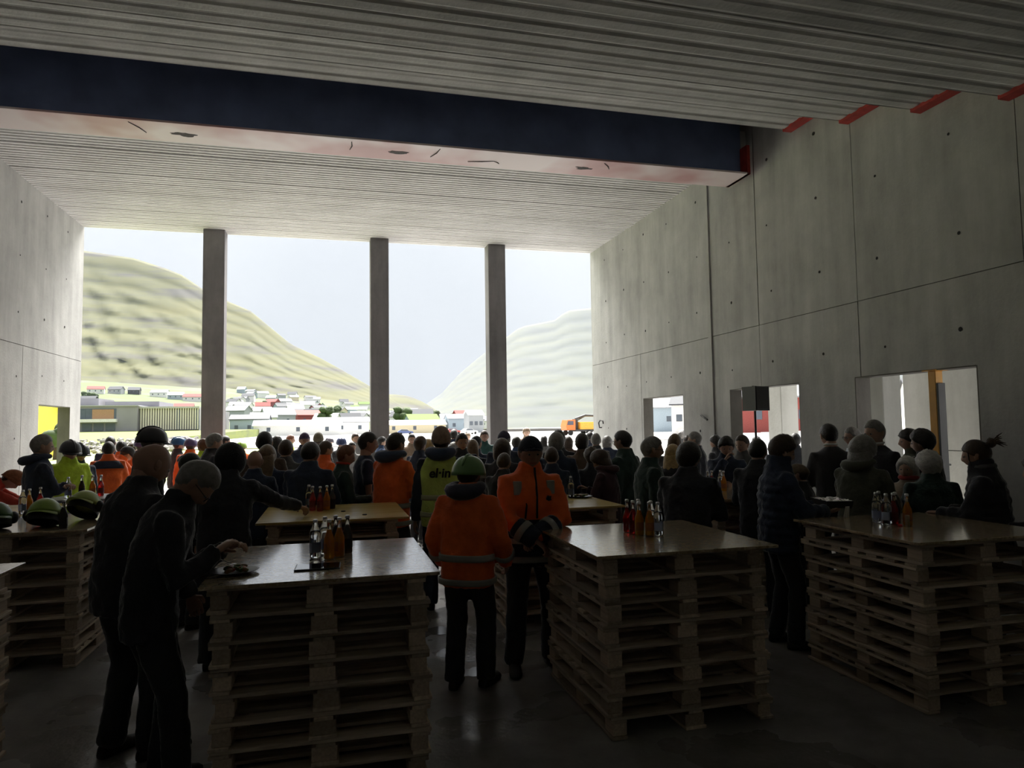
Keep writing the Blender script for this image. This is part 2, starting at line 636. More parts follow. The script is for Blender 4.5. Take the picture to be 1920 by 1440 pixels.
def flange_material():
    m, t, b = nodes_of('primed_flange')
    tc = t.nodes.new('ShaderNodeTexCoord')
    n1 = t.nodes.new('ShaderNodeTexNoise')
    n1.inputs['Scale'].default_value = 0.55
    n1.inputs['Detail'].default_value = 3
    t.links.new(tc.outputs['Object'], n1.inputs['Vector'])
    cr = t.nodes.new('ShaderNodeValToRGB')
    cr.color_ramp.elements[0].position = 0.42
    cr.color_ramp.elements[0].color = (0.58, 0.33, 0.33, 1)
    cr.color_ramp.elements[1].position = 0.56
    cr.color_ramp.elements[1].color = (0.78, 0.68, 0.68, 1)
    t.links.new(n1.outputs['Fac'], cr.inputs['Fac'])
    t.links.new(cr.outputs['Color'], b.inputs['Base Color'])
    set_in(b, Roughness=0.5)
    return m


beam = thing('steel_beam', 'deep dark steel beam tinted lens-veil blue with pale pink underside crossing the ceiling', 'beam', (0, 10.3, 6.05))
MB().bevbox(WL, 6.82, 0.0, 0.03, 0.03, 1.1).build('web', M_BLUE, beam)
MB().bevbox(WL, 6.82, 0.32, 0.35, 0.03, 1.1).build('web', M_BLUE, beam)
MB().bevbox(WL, 6.86, -0.2, 0.47, 0.0, 0.03).build('flange', flange_material(), beam)
MB().box(6.80, 6.86, -0.2, 0.47, 0.0, 0.5).build('end_plate', M_RED, beam)
M_SCORCH = plain('scorched_steel', (0.05, 0.04, 0.04), 0.8, 0, 0.5, 30)
for bx, by, r_ in ((-2.0, 0.16, 0.17), (0.98, 0.16, 0.16), (4.0, 0.16, 0.15)):
    mb = MB()
    n = 22
    rr = [r_ * (0.75 + 0.5 * noise.noise((bx + 2 * math.cos(k * 6.283 / n), 2 * math.sin(k * 6.283 / n), 1.3))) for k in range(n)]
    mb.loft([[(bx + rr[k] * 1.25 * math.cos(k * 6.283 / n), by + 0.45 * rr[k] * math.sin(k * 6.283 / n), -0.003) for k in range(n)],
             [(bx + rr[k] * 1.25 * math.cos(k * 6.283 / n), by + 0.45 * rr[k] * math.sin(k * 6.283 / n), 0.004) for k in range(n)]])
    mb.build('scorch_mark', M_SCORCH, beam)
for a, b in (((-2.65, -.12), (-2.5, .2)), ((.3, -.1), (.28, .2)), ((1.6, -.12), (1.5, .22)), ((2.1, .28), (2.5, .18)), ((2.5, .18), (2.6, .26)), ((4.25, -.12), (4.42, .1))):
    MB().tube([(a[0], a[1], -0.002), ((a[0] + b[0]) / 2 + .02, (a[1] + b[1]) / 2, -0.002), (b[0], b[1], -0.002)], [.006, .01, .006], 5).build('weld_seam', M_SCORCH, beam)

# ---- columns at the open front
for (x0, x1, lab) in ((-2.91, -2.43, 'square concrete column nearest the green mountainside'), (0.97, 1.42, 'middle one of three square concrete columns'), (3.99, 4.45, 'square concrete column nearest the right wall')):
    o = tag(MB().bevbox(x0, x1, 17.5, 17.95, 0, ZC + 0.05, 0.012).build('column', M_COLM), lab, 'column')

# puddles on the damp floor
M_PUDDLE = plain('puddle_water', (0.17, 0.165, 0.16), .16)
for (x_, y_, rx, ry, sd, lab) in ((0.86, 6.45, .30, .16, 1, 'small shallow puddle left of the green-helmeted worker'), (1.62, 6.12, .26, .10, 2, 'small puddle behind the legs of the large man in orange'), (1.05, 5.30, .22, .13, 3, 'shiny puddle between the two workers in orange'), (-.72, 5.55, .30, .22, 4, 'shiny puddle behind the man bending over his plate')):
    n = 26
    ring = [(x_ + rx * (.75 + .5 * noise.noise((3 * math.cos(k * 6.283 / n) + sd * 9, 3 * math.sin(k * 6.283 / n), sd))) * math.cos(k * 6.283 / n), y_ + ry * (.75 + .5 * noise.noise((3 * math.cos(k * 6.283 / n) + sd * 9, 3 * math.sin(k * 6.283 / n), sd))) * math.sin(k * 6.283 / n)) for k in range(n)]
    mb = MB()
    mb.loft([[(a, b, .0005) for a, b in ring], [(a, b, .003) for a, b in ring]])
    tag(mb.build('puddle', M_PUDDLE), lab, 'puddle', 'puddles on the hall floor')

# ================================================================== outdoors
def ray(px, py):
    return _r * ((px - 960) / _f) - _u * ((py - 720) / _f) + _fw


def at_depth(px, py, Y):
    d = ray(px, py)
    return Vector((0, 0, CAM_H)) + d * (Y / d.y)


def lerp(a, b, t):
    return a + (b - a) * t


def interp(x, pts):
    if x <= pts[0][0]:
        return pts[0][1]
    for (a, va), (b, vb) in zip(pts, pts[1:]):
        if x <= b:
            return va + (vb - va) * (x - a) / (b - a)
    return pts[-1][1]


M_GRAVEL = plain('pale_gravel', (0.50, 0.49, 0.47), 0.9, 0, 0.15, 0.6)
tag(MB().box(-5.78, 7.23, YF - 0.02, 76, -0.5, -0.02).build('yard', M_GRAVEL), 'pale gravel yard outside the hall', kind='structure')


def hill_material(name, grass, rock, gscale):
    m, t, b = nodes_of(name)
    tc = t.nodes.new('ShaderNodeTexCoord')
    n1 = t.nodes.new('ShaderNodeTexNoise')
    n1.inputs['Scale'].default_value = gscale
    n1.inputs['Detail'].default_value = 9
    n1.inputs['Roughness'].default_value = 0.6
    mp = t.nodes.new('ShaderNodeMapping')
    mp.inputs['Scale'].default_value = (0.35, 0.35, 2.6)
    t.links.new(tc.outputs['Object'], mp.inputs['Vector'])
    t.links.new(mp.outputs[0], n1.inputs['Vector'])
    cr = t.nodes.new('ShaderNodeValToRGB')
    cr.color_ramp.elements[0].position = 0.36
    cr.color_ramp.elements[0].color = (*rock, 1)
    cr.color_ramp.elements[1].position = 0.50
    cr.color_ramp.elements[1].color = (*grass, 1)
    q = cr.color_ramp.elements.new(0.70)
    q.color = (grass[0] * 1.25, grass[1] * 1.15, grass[2] * 0.9, 1)
    t.links.new(n1.outputs['Fac'], cr.inputs['Fac'])
    t.links.new(cr.outputs['Color'], b.inputs['Base Color'])
    set_in(b, Roughness=0.95)
    return m


M_HILL = hill_material('mossy_hillside', (0.078, 0.082, 0.027), (0.048, 0.046, 0.038), 0.02)
M_HILL2 = hill_material('far_hillside', (0.058, 0.068, 0.046), (0.044, 0.052, 0.044), 0.012)
M_TOWN = hill_material('town_grass', (0.075, 0.11, 0.03), (0.09, 0.09, 0.075), 0.06)


def mountain(name, label, xs, ridge, base, Yb, Yr, mat, nv=42, terraces=7, amp=0.25, back=0.6, bulge=0.0, relief=1.0):
    """real relief: foot line at distance Yb, ridge at Yr, with rock terraces and gullies between"""
    v, f = [], []
    nu = len(xs)
    for i in range(nv + 1):
        t = i / nv
        tt = t * terraces
        st = (math.floor(tt) + min(1, max(0, (tt % 1 - 0.25) / 0.75)) ** 1.6) / terraces if t < 1 else 1
        for x_ in xs:
            yr_, yb_ = interp(x_, ridge), interp(x_, base)
            Y0, Y1 = interp(x_, Yb), interp(x_, Yr)
            Yt = lerp(Y0, Y1, lerp(t, st, amp))
            py = lerp(yb_, yr_, t ** (1.0 + bulge))
            p = at_depth(x_, py, Yt)
            nn = noise.fractal(Vector((x_ * 0.03 + t * 2.0, t * 9 + x_ * 0.006, 3.1)), 0.9, 2.2, 6) * (1 - t) * min(1, t * 5) * .6 * relief
            s_ = (Y1 - Y0) * 0.075
            p = p + Vector((0, nn * s_ * 2, nn * s_ * 0.35))
            v.append(tuple(p))
    for k in range(1, 3):
        for x_ in xs:
            p = at_depth(x_, interp(x_, ridge), interp(x_, Yr))
            v.append((p.x * (1 + back * k * .5), p.y * (1 + back * k * 0.5), p.z * (1 - 0.45 * k)))
    for i in range(nv + 2):
        for j in range(nu - 1):
            f.append((i * nu + j, i * nu + j + 1, (i + 1) * nu + j + 1, (i + 1) * nu + j))
    mb = MB()
    mb.add(v, f)
    o = mb.build(name, mat, smooth=True)
    return tag(o, label, 'mountain')


RL = [(-700, 430), (0, 445), (157, 470), (250, 484), (310, 503), (340, 515), (385, 545), (430, 566), (470, 583), (500, 608), (545, 645), (600, 671), (640, 693), (690, 722), (740, 752), (800, 790)]
BL = [(-700, 725), (157, 732), (300, 742), (430, 750), (560, 764), (690, 775), (800, 803)]
mountain('mountain', 'steep green mountainside with grey rock ledges on the left', [x_ for x_ in range(-700, 801, 10)], RL, BL, [(-700, 800), (800, 1000)], [(-700, 1300), (157, 1400), (800, 1150)], M_HILL, 60, 9, 0.28, relief=.6)
RM = [(560, 775), (640, 752), (700, 742), (735, 739), (765, 742), (790, 752), (812, 765), (840, 785), (870, 803)]
BM = [(560, 790), (640, 788), (735, 785), (870, 805)]
mountain('hill', 'low green hill rising behind the town between the two mountains', [x_ for x_ in range(560, 871, 10)], RM, BM, [(560, 1250), (870, 1300)], [(560, 1500), (870, 1500)], M_HILL, 24, 3, 0.3)
RR = [(760, 800), (800, 757), (830, 736), (860, 702), (905, 664), (945, 636), (975, 613), (1010, 606), (1040, 600), (1052, 590), (1070, 581), (1106, 578), (1250, 560), (1500, 600), (1800, 690), (2100, 780)]
BR = [(760, 804), (2100, 790)]
mountain('mountain', 'pale hazy mountain with level ledges on the right', [x_ for x_ in range(760, 2101, 14)], RR, BR, [(760, 2600), (2100, 2600)], [(760, 4300), (1106, 4000), (2100, 3600)], M_HILL2, 60, 10, 0.22, relief=.3)

M_WATER = plain('grey_fjord_water', (0.12, 0.15, 0.17), 0.15, 0, 0.1, 0.02)
tag(MB().box(-3000, 4500, 240, 5500, -3, -1.2).build('fjord_water', M_WATER), 'flat grey fjord water beyond the quay', kind='structure')

# ---- ground of the town, rising to the foot of the mountain
TF = [(-700, 690), (157, 708), (385, 728), (430, 728), (560, 745), (690, 757), (780, 776), (905, 797), (960, 803), (1110, 805)]
TN = [(-700, 812), (1110, 803)]


def town_pt(px, t):
    return at_depth(px, lerp(interp(px, TN), interp(px, TF), t ** 1.1), lerp(260, 980, t))


mb = MB()
xs = list(range(-700, 1111, 15))
nv = 30
v = []
for i in range(nv + 1):
    for x_ in xs:
        v.append(tuple(town_pt(x_, i / nv)))
fs = [(i * len(xs) + j, i * len(xs) + j + 1, (i + 1) * len(xs) + j + 1, (i + 1) * len(xs) + j) for i in range(nv) for j in range(len(xs) - 1)]
mb.add(v, fs)
tag(mb.build('town_slope', M_TOWN, smooth=True), 'green slope with the town of scattered houses', kind='structure')

# grass bank and quay
M_GRASS = hill_material('bank_grass', (0.15, 0.19, 0.04), (0.12, 0.14, 0.045), 0.3)
mb = MB()
mb.prism([(74, -0.4), (76, 0.0), (92, 1.0), (125, 1.2), (200, 2.15), (262, 2.4), (262, -2)], 0, -260, -21)
tag(mb.build('grass_bank', M_GRASS), 'bright green grass bank in front of the grey building', kind='structure')
M_QUAY = plain('pale_quay', (0.46, 0.45, 0.42), 0.9, 0, 0.12, 0.05)
tag(MB().box(-21, 400, 76, 258, -2, 0.1).build('quay', M_QUAY), 'wide pale quay beyond the yard', kind='structure')
M_STONE = plain('riprap_stone', (0.26, 0.25, 0.23), 0.9, 0, 0.4, 0.8)
mb = MB()
rs = random.Random(5)
for i in range(900):
    c = Vector((rs.uniform(-50, -14), rs.uniform(71, 92), 0))
    c.z = max(0, (c.y - 76) / 16) * 1.0 + rs.uniform(0, .25)
    r_ = rs.uniform(0.18, 0.5)
    M = Matrix.Rotation(rs.uniform(0, 6), 3, 'Z') @ Matrix.Rotation(rs.uniform(0, 6), 3, 'X')
    mb.ellipsoid(c, (r_, r_ * rs.uniform(.5, .8), r_ * rs.uniform(.4, .7)), 5, 3, 0, M)
tag(mb.build('riprap_stones', M_STONE), 'bank of loose grey riprap stones below the grass', 'stones', kind='stuff')
M_KERB = plain('dark_kerb', (0.16, 0.15, 0.14), 0.9)
tag(MB().box(-20, 120, 255, 258, -0.5, 1.0).build('breakwater', M_KERB), 'long dark low breakwater along the quay edge', 'breakwater')

# ---- grey modern building on the left
M_GREYCLAD = plain('grey_cladding', (0.27, 0.265, 0.29), 0.7, 0, 0.08, 0.2)
M_CREAM = plain('cream_fins', (0.72, 0.68, 0.58), 0.7)
M_PANE = plain('window_pane', (0.10, 0.12, 0.15), 0.15, 0, 0.1, 1)
M_TIMBER = plain('timber_panel', (0.38, 0.22, 0.13), 0.7)
M_WHITE = plain('white_render', (0.78, 0.78, 0.76), 0.8)
b_ = thing('apartment_building', 'long grey flat-roofed building with a balcony and pale fins on its side', 'building', (-70, 200, 2.2))
MB().box(-20, 21.4, 0, 14, 0, 6.5).build('front_block', M_GREYCLAD, b_)
MB().box(21.4, 36, 2, 60, 0, 6.3).build('side_wing', M_GREYCLAD, b_)
MB().box(-8, 9.5, 10, 24, 6.5, 9.0).build('upper_block', M_GREYCLAD, b_)
MB().box(10.5, 24, 12, 30, 6.5, 8.2).build('upper_block', M_GREYCLAD, b_)
MB().box(-20.3, 21.7, -0.3, 14.2, 6.5, 6.75).build('parapet', plain('parapet', (0.40, 0.41, 0.42), .7), b_)
w_ = MB().box(5.8, 16.5, -0.12, 0.1, 3.0, 5.9).build('balcony_recess', M_PANE, b_)
MB().box(6.0, 9.4, -0.2, -0.1, 3.4, 5.6).build('pane', M_PANE, w_)
MB().box(11.0, 16.0, -0.2, -0.1, 3.2, 5.7).build('timber_panel', M_TIMBER, w_)
MB().box(5.6, 16.8, -1.4, 0, 2.4, 3.2).build('balcony', M_WHITE, b_)
for k in range(4):
    MB().box(6 + k * 2.7, 8.2 + k * 2.7, -0.15, 0.05, 0.2, 2.1).build('window', M_PANE, b_)
# side wing: fins on the camera-facing slanting side
for k in range(24):
    yy_ = 2 + k * 0.0
    xk = 21.8 + k * 0.6
    MB().box(xk, xk + 0.28, 1.5, 2.05, 0.3, 5.9).build('fin', M_CREAM, b_)
MB().box(21.4, 36.2, 1.2, 2.2, 5.9, 6.4).build('fascia', plain('fascia', (0.45, 0.45, 0.42), .7), b_)
for xk in (30.2, 35.0):
    MB().box(xk, xk + 1.1, 1.7, 2.02, 0.3, 5.6).build('window', M_PANE, b_)

# ---- houses
M_ROOFS = {'dark': plain('dark_roof', (0.07, 0.075, 0.085), .8), 'red': plain('red_roof', (0.35, 0.07, 0.06), .8), 'grey': plain('grey_roof', (0.30, 0.31, 0.33), .8), 'white': plain('white_roof', (0.75, 0.75, 0.75), .8), 'green': plain('turf_roof', (0.18, 0.26, 0.08), .9)}
M_HWALL = {'white': M_WHITE, 'cream': plain('cream_wall', (0.68, 0.60, 0.42), .8), 'red': plain('red_wall', (0.27, 0.06, 0.05), .8), 'blue': plain('blue_wall', (0.33, 0.40, 0.46), .8), 'grey': plain('grey_wall', (0.36, 0.38, 0.40), .8), 'yellow': plain('yellow_wall', (0.80, 0.55, 0.03), .8), 'pink': plain('pink_wall', (0.6, 0.35, 0.32), .8), 'black': plain('tarred_wall', (0.05, 0.05, 0.055), .8)}


def house(loc, rz, wx, wy, hgt, roof, wall, rcol, label, group=None, windows=3, name='house'):
    o = thing(name, label, 'house', loc, rz, group)
    rh = roof
    body = MB()
    body.box(-wx / 2, wx / 2, -wy / 2, wy / 2, -2.5, hgt)
    if rh > 0:
        body.prism([(-wy / 2, hgt), (wy / 2, hgt), (0, hgt + rh)], 0, -wx / 2, wx / 2)
    body.build('wall', M_HWALL[wall], o)
    if rh > 0:
        r2 = MB()
        ov, th = 0.4, 0.25
        yy_ = wy / 2 + ov
        r2.prism([(-yy_, hgt - ov * rh / (wy / 2)), (0, hgt + rh), (yy_, hgt - ov * rh / (wy / 2)), (yy_, hgt - ov * rh / (wy / 2) + th), (0, hgt + rh + th), (-yy_, hgt - ov * rh / (wy / 2) + th)][::-1], 0, -wx / 2 - ov, wx / 2 + ov)
        r2.build('roof', M_ROOFS[rcol], o)
    else:
        MB().box(-wx / 2 - .2, wx / 2 + .2, -wy / 2 - .2, wy / 2 + .2, hgt, hgt + .3).build('roof', M_ROOFS[rcol], o)
    for k in range(windows):
        xk = -wx / 2 + wx * (k + .5) / windows
        MB().box(xk - .55, xk + .55, -wy / 2 - .06, -wy / 2 + .05, hgt * .42, hgt * .42 + 1.3).build('window', M_PANE, o)
    return o


big = [(180, .74, 15, 'white', 'red', 'white house with red roof at the top of the green field by the left wall'),
       (218, .76, 13, 'grey', 'dark', 'dark grey house left in the row above the green field'),
       (252, .77, 11, 'black', 'dark', 'small black house in the row above the green field'),
       (300, .75, 17, 'white', 'grey', 'wide white house right in the row above the green field'),
       (330, .72, 15, 'blue', 'white', 'pale blue-grey house beside the wide white house'),
       (362, .70, 18, 'white', 'red', 'white house with red roof left of the nearest concrete column'),
       (166, .52, 12, 'black', 'dark', 'dark shed below the green field by the left wall'),
       (285, .40, 14, 'white', 'grey', 'long white house behind the grey flat-roofed building'),
       (345, .42, 13, 'grey', 'red', 'grey house with red roof behind the grey flat-roofed building')]
for (px, t, wx, wc, rc, lab) in big:
    p = town_pt(px, t)
    house((p.x, p.y, p.z), rad(random.uniform(-12, 12)), wx, 9, 4.2, 3.0, wc, rc, lab)
rh_ = random.Random(21)
zone_names = {0: 'right of the nearest column', 1: 'midway between columns', 2: 'left of the middle column', 3: 'right of the middle column', 4: 'beside the right column'}
spots = []
placed = [Vector(town_pt(px, t)).xy for (px, t, *_q) in big]
for i in range(110):
    for tries in range(60):
        px = rh_.uniform(434, 898)
        if 688 < px < 732:
            continue
        t = rh_.uniform(0.06, 0.93)
        p = town_pt(px, t)
        if all((p.xy - q).length > 19 for q in placed):
            placed.append(p.xy)
            wc = rh_.choices(['white', 'cream', 'red', 'blue', 'grey', 'pink', 'black'], [48, 10, 9, 9, 14, 5, 5])[0]
            rc = rh_.choices(['dark', 'red', 'grey', 'white', 'green'], [42, 9, 30, 11, 8])[0]
            z_ = 0 if px < 520 else 1 if px < 610 else 2 if px < 700 else 3 if px < 815 else 4
            spots.append((px, t, p, 'small %s %s-roofed house, %s town %s' % (wc, rc, 'upper' if t > .5 else 'lower', zone_names[z_]), wc, rc))
            break
NTH = ['leftmost', 'second from left', 'third from left', 'fourth from left', 'fifth from left', 'sixth from left', 'seventh from left']
for (px, t, p, lab, wc, rc) in spots:
    same = sorted(q[0] for q in spots if q[3] == lab)
    if len(same) > 1:
        lab = lab + ', ' + NTH[min(6, same.index(px))] + ' such'
    house((p.x, p.y, p.z), rad(rh_.uniform(-35, 35)), rh_.uniform(8, 14), rh_.uniform(7, 9.5), rh_.uniform(3.2, 6.5), rh_.uniform(1.8, 3.4), wc, rc, lab, 'houses of the hillside town', 0 if t > .5 else 2)
# low white sheds and a blue hall by the quay
for k, (px, py, Y, wx, hh, wc, rc, lab) in enumerate(((470, 803, 250, 12, 5.5, 'blue', 'dark', 'blue-grey quay shed right of the nearest column'), (560, 804, 230, 26, 3.2, 'white', 'white', 'long low white quay hall left of the middle column'),
                                          (640, 803, 245, 18, 4.2, 'white', 'grey', 'white quay hall close to the middle column'), (775, 803, 250, 22, 3.0, 'cream', 'white', 'low cream quay hall right of the middle column'), (868, 802, 250, 12, 5.0, 'blue', 'grey', 'pale blue quay shed left of the right column'), (888, 801, 235, 5, 6.0, 'grey', 'white', 'narrow grey quay tower left of the right column'))):
    p = at_depth(px, py, Y)
    house((p.x, p.y, 0.1), 0, wx, 9, hh, 1.5, wc, rc, lab, None, 3, 'quay_hall')
# trees in the town
M_LEAF = plain('leaf_green', (0.055, 0.085, 0.03), .9, 0, .35, 0.6)
M_BARK = plain('bark', (0.10, 0.07, 0.05), .9)


def tree(p, h_, label, group=None):
    o = thing('tree', label, 'tree', p, random.uniform(0, 6), group)
    MB().tube([(0, 0, -1), (0, 0, h_ * .55)], [.3, .15], 6).build('trunk', M_BARK, o)
    mb = MB()
    for k in range(7):
        a = random.uniform(0, 6.28)
        r_ = h_ * random.uniform(.16, .26)
        mb.ellipsoid((math.cos(a) * h_ * .2, math.sin(a) * h_ * .2, h_ * random.uniform(.45, .85)), (r_, r_, r_ * .8), 12, 8)
    for i_, v_ in enumerate(mb.v):
        q = Vector(v_)
        mb.v[i_] = tuple(q + (q - Vector((0, 0, h_ * .6))).normalized() * (noise.noise(q * 1.3) * .5 + noise.noise(q * 4) * .25) * h_ / 8)
    mb.build('crown', M_LEAF, o, True)


tspots = []
for i in range(12):
    for tries in range(80):
        px = rh_.uniform(434, 890)
        if 688 < px < 732:
            continue
        t = rh_.uniform(.05, .6)
        p = town_pt(px, t)
        if all((p.xy - q).length > 13 for q in placed):
            placed.append(p.xy)
            tspots.append((px, p))
            break
ORDW = ['leftmost', 'second', 'third', 'fourth', 'fifth', 'sixth', 'seventh', 'eighth', 'ninth', 'tenth', 'eleventh', 'rightmost']
for i, (px, p) in enumerate(sorted(tspots, key=lambda q: q[0])):
    tree((p.x, p.y, p.z), rh_.uniform(7, 11), '%s bushy green tree among the town houses%s' % (ORDW[i], '' if i in (0, 11) else ' from the left'), 'trees among the houses')
for px, t, wd in ((163, .56, 'left'), (174, .53, 'right')):
    p = town_pt(px, t)
    tree((p.x, p.y, p.z), 10, '%s of two dark bushy trees below the green field' % wd, 'trees below the green field')

# ---- vehicles on the yard and quay
M_TYRE = plain('tyre_rubber', (0.02, 0.02, 0.02), .8)
M_ORANGE = plain('orange_paint', (0.75, 0.20, 0.05), .5)
M_AMBER = plain('amber_paint', (0.80, 0.42, 0.06), .5)
M_DKMET = plain('dark_metal', (0.06, 0.06, 0.06), .6, .3)


def wheel(o, x_, y_, r_, wdt=0.3):
    mb = MB()
    n = 14
    mb.loft([[(x_ + r_ * math.cos(6.283 * j / n), y_ + s_ * wdt / 2, r_ + r_ * math.sin(6.283 * j / n)) for j in range(n)] for s_ in (-1, 1)])
    mb.build('wheel', M_TYRE, o)


def truck(loc, rz):
    o = thing('crane_truck', 'orange and amber crane truck parked beyond the right wall corner', 'truck', loc, rz)
    MB().bevbox(-1.2, 5.4, -1.2, 1.2, .7, 1.1, .05).build('chassis', M_DKMET, o)
    c = MB().prism([(-1.2, 1.0), (-3.0, 1.0), (-3.15, 1.8), (-2.8, 2.9), (-1.2, 2.95)], 1, -1.15, 1.15).build('cab', M_ORANGE, o)
    MB().prism([(-1.6, 1.95), (-2.95, 1.95), (-2.75, 2.7), (-1.6, 2.7)], 1, -1.17, 1.17).build('window', M_PANE, c)
    MB().bevbox(-.2, 5.4, -1.25, 1.25, 1.1, 2.5, .05).build('cargo_box', M_AMBER, o)
    MB().bevbox(-1.0, -.3, -.5, .5, 1.1, 3.1, .05).build('crane_post', M_DKMET, o)
    MB().tube([(-.6, 0, 3.1), (1.5, 0, 3.75), (5.6, 0, 3.6)], [.22, .25, .16], 8).build('crane_arm', M_DKMET, o)
    MB().tube([(-.6, 0, 2.6), (1.3, 0, 3.5)], .1, 6).build('hydraulic_ram', M_DKMET, o)
    for x_ in (-2.2, 1.6, 3.2, 4.4):
        for y_ in (-1.05, 1.05):
            wheel(o, x_, y_, .5)


p = at_depth(1075, 805, 125)
truck((p.x + 1.0, 125, 0.1), rad(8))


def car(loc, rz, col, label):
    o = thing('car', label, 'car', loc, rz, 'cars parked outside')
    m = plain('car_paint', col, .3, 0, .03)
    b = MB()
    b.prism([(-2.15, .35), (2.15, .35), (2.2, .75), (1.9, .95), (1.0, 1.02), (.45, 1.45), (-1.2, 1.5), (-1.9, 1.05), (-2.2, .95)], 1, -.85, .85)
    b.build('car_body', m, o)
    for s_ in (-1, 1):
        g = MB()
        g.prism([(.85, 1.04), (.4, 1.40), (-1.1, 1.44), (-1.65, 1.06)], 1, s_ * .86, s_ * .80)
        g.build('side_window', M_PANE, o)
    g = MB()
    g.add([(1.02, -.75, 1.04), (1.02, .75, 1.04), (.5, .72, 1.44), (.5, -.72, 1.44)], [(0, 1, 2, 3)])
    for x_ in (-1.3, 1.35):
        for y_ in (-.78, .78):
            wheel(o, x_, y_, .32, .2)
    return o


car((15.3, 24, 0), rad(80), (.55, .56, .58), 'silver car outside the second opening under the loudspeaker')
car((19.5, 27, 0), rad(100), (.75, .75, .74), 'white car outside the second opening')
car((25, 26, 0), rad(70), (.7, .7, .7), 'pale car seen through the third opening')
car((14.5, 34, 0), rad(10), (.8, .8, .8), 'white car outside the first opening')
p = at_depth(880, 803, 180)
car((p.x, 180, .1), rad(20), (.75, .75, .75), 'small far white car on the quay left of the right column')
p = at_depth(850, 803, 190)
car((p.x, 190, .1), rad(0), (.5, .08, .06), 'small far red car on the quay left of the right column')
p = at_depth(760, 803, 200)
car((p.x, 200, .1), rad(0), (.1, .14, .3), 'small far blue car on the quay right of the middle column')

# ---- seen through the side openings
tag(MB().box(7.23, 240, -60, 76, -0.5, -0.02).build('side_yard', M_GRAVEL), 'pale gravel yard outside the right wall', kind='structure')
tag(MB().box(-240, -5.78, -60, 76, -0.5, -0.02).build('side_yard', plain('yard_grass', (.3, .36, .12), .9)), 'grass and gravel outside the left wall', kind='structure')
M_OUTC = concrete('outer_concrete', (0.46, 0.46, 0.43), (0.60, 0.60, 0.57))
tag(MB().bevbox(8.9, 9.3, 12.35, 12.8, 0, 4.2, .01).build('outer_column', M_OUTC), 'free-standing concrete column outside the second opening', 'column')
tag(MB().bevbox(8.5, 8.85, 9.2, 9.55, 0, 4.2, .01).build('outer_column', M_OUTC), 'free-standing concrete column at the left of the third opening', 'column')
ow = tag(MB().box(10.02, 10.2, 6.2, 10.35, 0, 4.6).build('wall_outer', M_JOINT), 'pale outer concrete wall beyond the third opening', kind='structure')
for a, b in ((6.2, 7.9), (7.9, 9.6), (9.6, 10.35)):
    for c, d in ((0, 1.35), (1.35, 2.75), (2.75, 4.6)):
        MB().box(10.0, 10.05, a + .006, b - .006, c + .006, d - .006).build('panel', M_OUTC, ow)
tag(MB().box(7.26, 10.6, 4.8, 13.2, 4.2, 4.45).build('gallery_shade_roof', M_OUTC), 'unseen concrete roof slab added to shade the side gallery', kind='structure')  # added out of view to shade the jambs; gallery inferred from outer columns
for (loc, wx, wy, hh, wc, rc, lab) in (((66, 92, .1), 15, 12, 5.5, 'red', 'grey', 'red harbour shed seen through the second opening'), ((82, 98, .1), 14, 10, 6, 'cream', 'grey', 'beige building with small windows seen through the second opening'), ((98, 92, .1), 13, 9, 6.5, 'white', 'dark', 'white house with dark roof seen through the third opening'), ((70, 118, .1), 14, 9, 5.5, 'white', 'dark', 'white house behind the red harbour shed'), ((96, 150, .1), 40, 9, 6, 'blue', 'grey', 'long pale blue hall seen through the first opening')):
    house(loc, rad(-35), wx, wy, hh, 2.2, wc, rc, lab, None, 5)
house((-25.2, 62, 0), rad(4), 7, 7, 4.5, 3, 'yellow', 'red', 'bright yellow house with red roof seen through the left opening', None, 3)
house((-42, 60, 0), rad(10), 10, 8, 4, 2, 'black', 'dark', 'dark shed beside the bright yellow house', None, 2)
for px, Y in ((107, 57),):
    p = at_depth(px, 800, Y)
    tree((p.x, Y, 0), 2.6, 'small leafy tree seen through the left opening')

# yellow steel prop standing in the third opening
pr = thing('steel_prop', 'ochre yellow steel prop standing in the third opening', 'prop', (7.08, 6.83, 0))
M_OCHRE = plain('ochre_paint', (0.55, 0.26, 0.02), .5)
MB().bevbox(-.055, .055, -.055, .055, .012, 2.45, .006).build('post', M_OCHRE, pr)
MB().bevbox(-.055, .055, -.085, -.057, .3, 2.3, .004).build('shade_strip', M_DKMET, pr)  # added dark strip stands in for the post's shaded right side
MB().bevbox(-.1, .1, -.1, .1, 0, .012, .003).build('base_plate', M_OCHRE, pr)
MB().bevbox(-.1, .1, -.1, .1, 2.45, 2.462, .003).build('head_plate', M_OCHRE, pr)
MB().tube([(-.14, -.02, 1.32), (.14, -.02, 1.32)], .012, 8).build('locking_pin', M_DKMET, pr)

# ---- haze over the fjord
hz, t, b = nodes_of('fjord_haze')
t.nodes.remove(b)
sv = t.nodes.new('ShaderNodeVolumeScatter')
sv.inputs['Color'].default_value = (0.50, 0.56, 0.64, 1)
sv.inputs['Density'].default_value = 0.00010
sv.inputs['Anisotropy'].default_value = 0.0
t.links.new(sv.outputs[0], t.nodes['Material Output'].inputs['Volume'])
tag(MB().box(-4000, 6000, 300, 4600, -2.5, 1300).build('fjord_haze', hz), 'thin pale haze hanging over the fjord and mountains', 'haze', kind='stuff')

